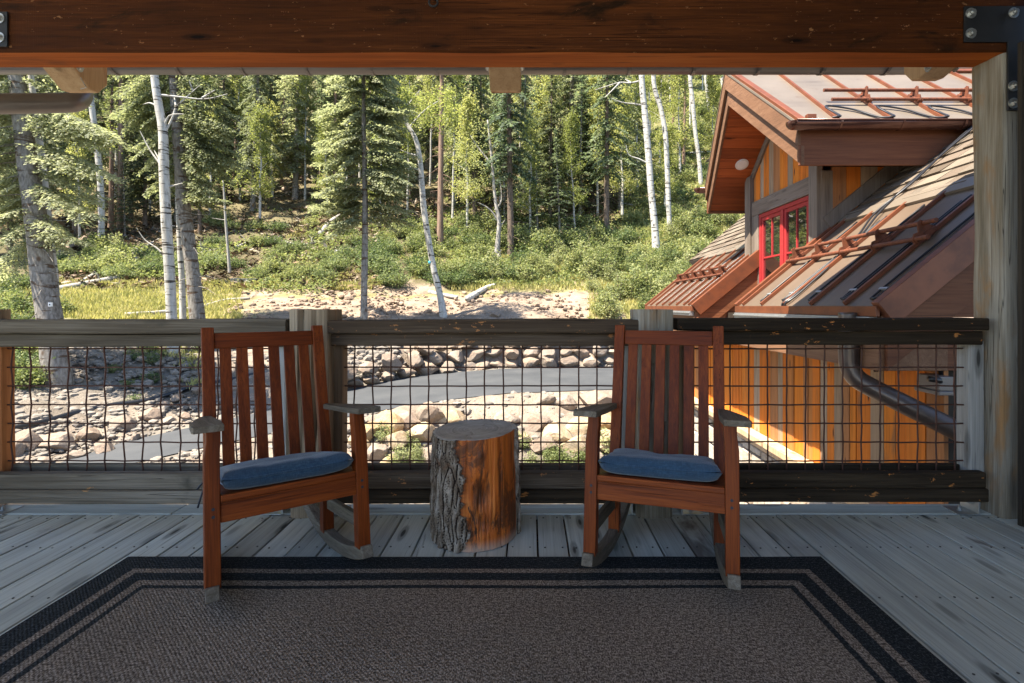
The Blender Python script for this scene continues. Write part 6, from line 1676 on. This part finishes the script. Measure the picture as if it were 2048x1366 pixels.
# small things in the wood
g_ = pt(862,524,Y866); mb = MB(); mb.tube([(0,0,-.12),(0,0,-.10),(0,0,.05),(0,0,.08),(0,0,.15)],[.10,.17,.17,.07,.06],14); bl = mb.build('bird_feeder', flat('blue plastic', (.05,.30,.42), .4), None, smooth=True); bl.location = g_; tag(bl, 'small blue plastic bottle hanging low on the leaning aspen', 'bottle')
mb = MB(); mb.tube([(0,0,.15),(0,0,.22),(.06,-.03,.60),(.18,-1.6,.9)],[.02,.012,.01,.01],6); mb.build('hanging_wire', M['dead_brown'], bl)
g_ = ground_at(492,566); mb = MB(); mb.box(-.9,.9,-.35,.35,-.2,.30); ub = mb.build('utility_box', flat('dark grey box', (.055,.06,.055)), None, bevel=.03); ub.location = g_; tag(ub, 'low dark utility box with a pale label in the grass', 'box')
mb = MB(); mb.box(.12,.50,-.362,-.353,.05,.20); mb.build('paper_tag', M['white_plastic'], ub)
g_ = pt(101,609,YT1-.02-21*YT1/F); mb = MB(); mb.box(-.06,.06,-.03,.03,-.07,.07); mb.cur = 1; mb.box(-.028,.028,-.034,-.031,-.035,.02); ub = mb.build('trail_camera', [M['white_plastic'], M['cable']], None, bevel=.006); ub.location = g_; tag(ub, 'small white box fixed to the thick leaning trunk', 'box')
# ================================================================ light, sky, camera
SUN = Vector((-.42,-.22,.88)).normalized()
W = bpy.data.worlds.new('World'); sc.world = W; W.use_nodes = True
nt = W.node_tree; bg = nt.nodes['Background']; sky = nt.nodes.new('ShaderNodeTexSky'); sky.sky_type = 'NISHITA'; sky.sun_disc = False
sky.sun_elevation = math.asin(SUN.z); sky.sun_rotation = math.atan2(SUN.x, SUN.y); sky.altitude = 2200; sky.air_density = 1.0; sky.dust_density = 1.6; sky.ozone_density = .2
nt.links.new(sky.outputs[0], bg.inputs[0]); bg.inputs[1].default_value = .10
L = bpy.data.lights.new('sun','SUN'); L.energy = 5.0; L.angle = math.radians(.53); L.color = (1.0,.91,.77)
lo = bpy.data.objects.new('sun', L); COL.objects.link(lo); lo.rotation_euler = SUN.to_track_quat('Z','Y').to_euler(); lo.location = SUN*60
cam = bpy.data.cameras.new('camera'); co = bpy.data.objects.new('camera', cam); COL.objects.link(co)
co.location = (0,0,H); co.rotation_euler = (math.pi/2,0,0)
cam.sensor_width = 36; cam.lens = 36*F/2048; cam.shift_x = -(VX-1024)/2048; cam.shift_y = -(683-VY)/2048
cam.clip_end = 2000; cam.clip_start = .05; sc.camera = co
sc.view_settings.view_transform = 'Standard'; sc.view_settings.look = 'None'; sc.view_settings.exposure = EXPO; sc.view_settings.gamma = 1
sc.cycles.max_bounces = 6; sc.cycles.diffuse_bounces = 4; sc.cycles.glossy_bounces = 3; sc.cycles.transmission_bounces = 4; sc.cycles.transparent_max_bounces = 8
sc.cycles.use_denoising = True; sc.cycles.sample_clamp_indirect = 8
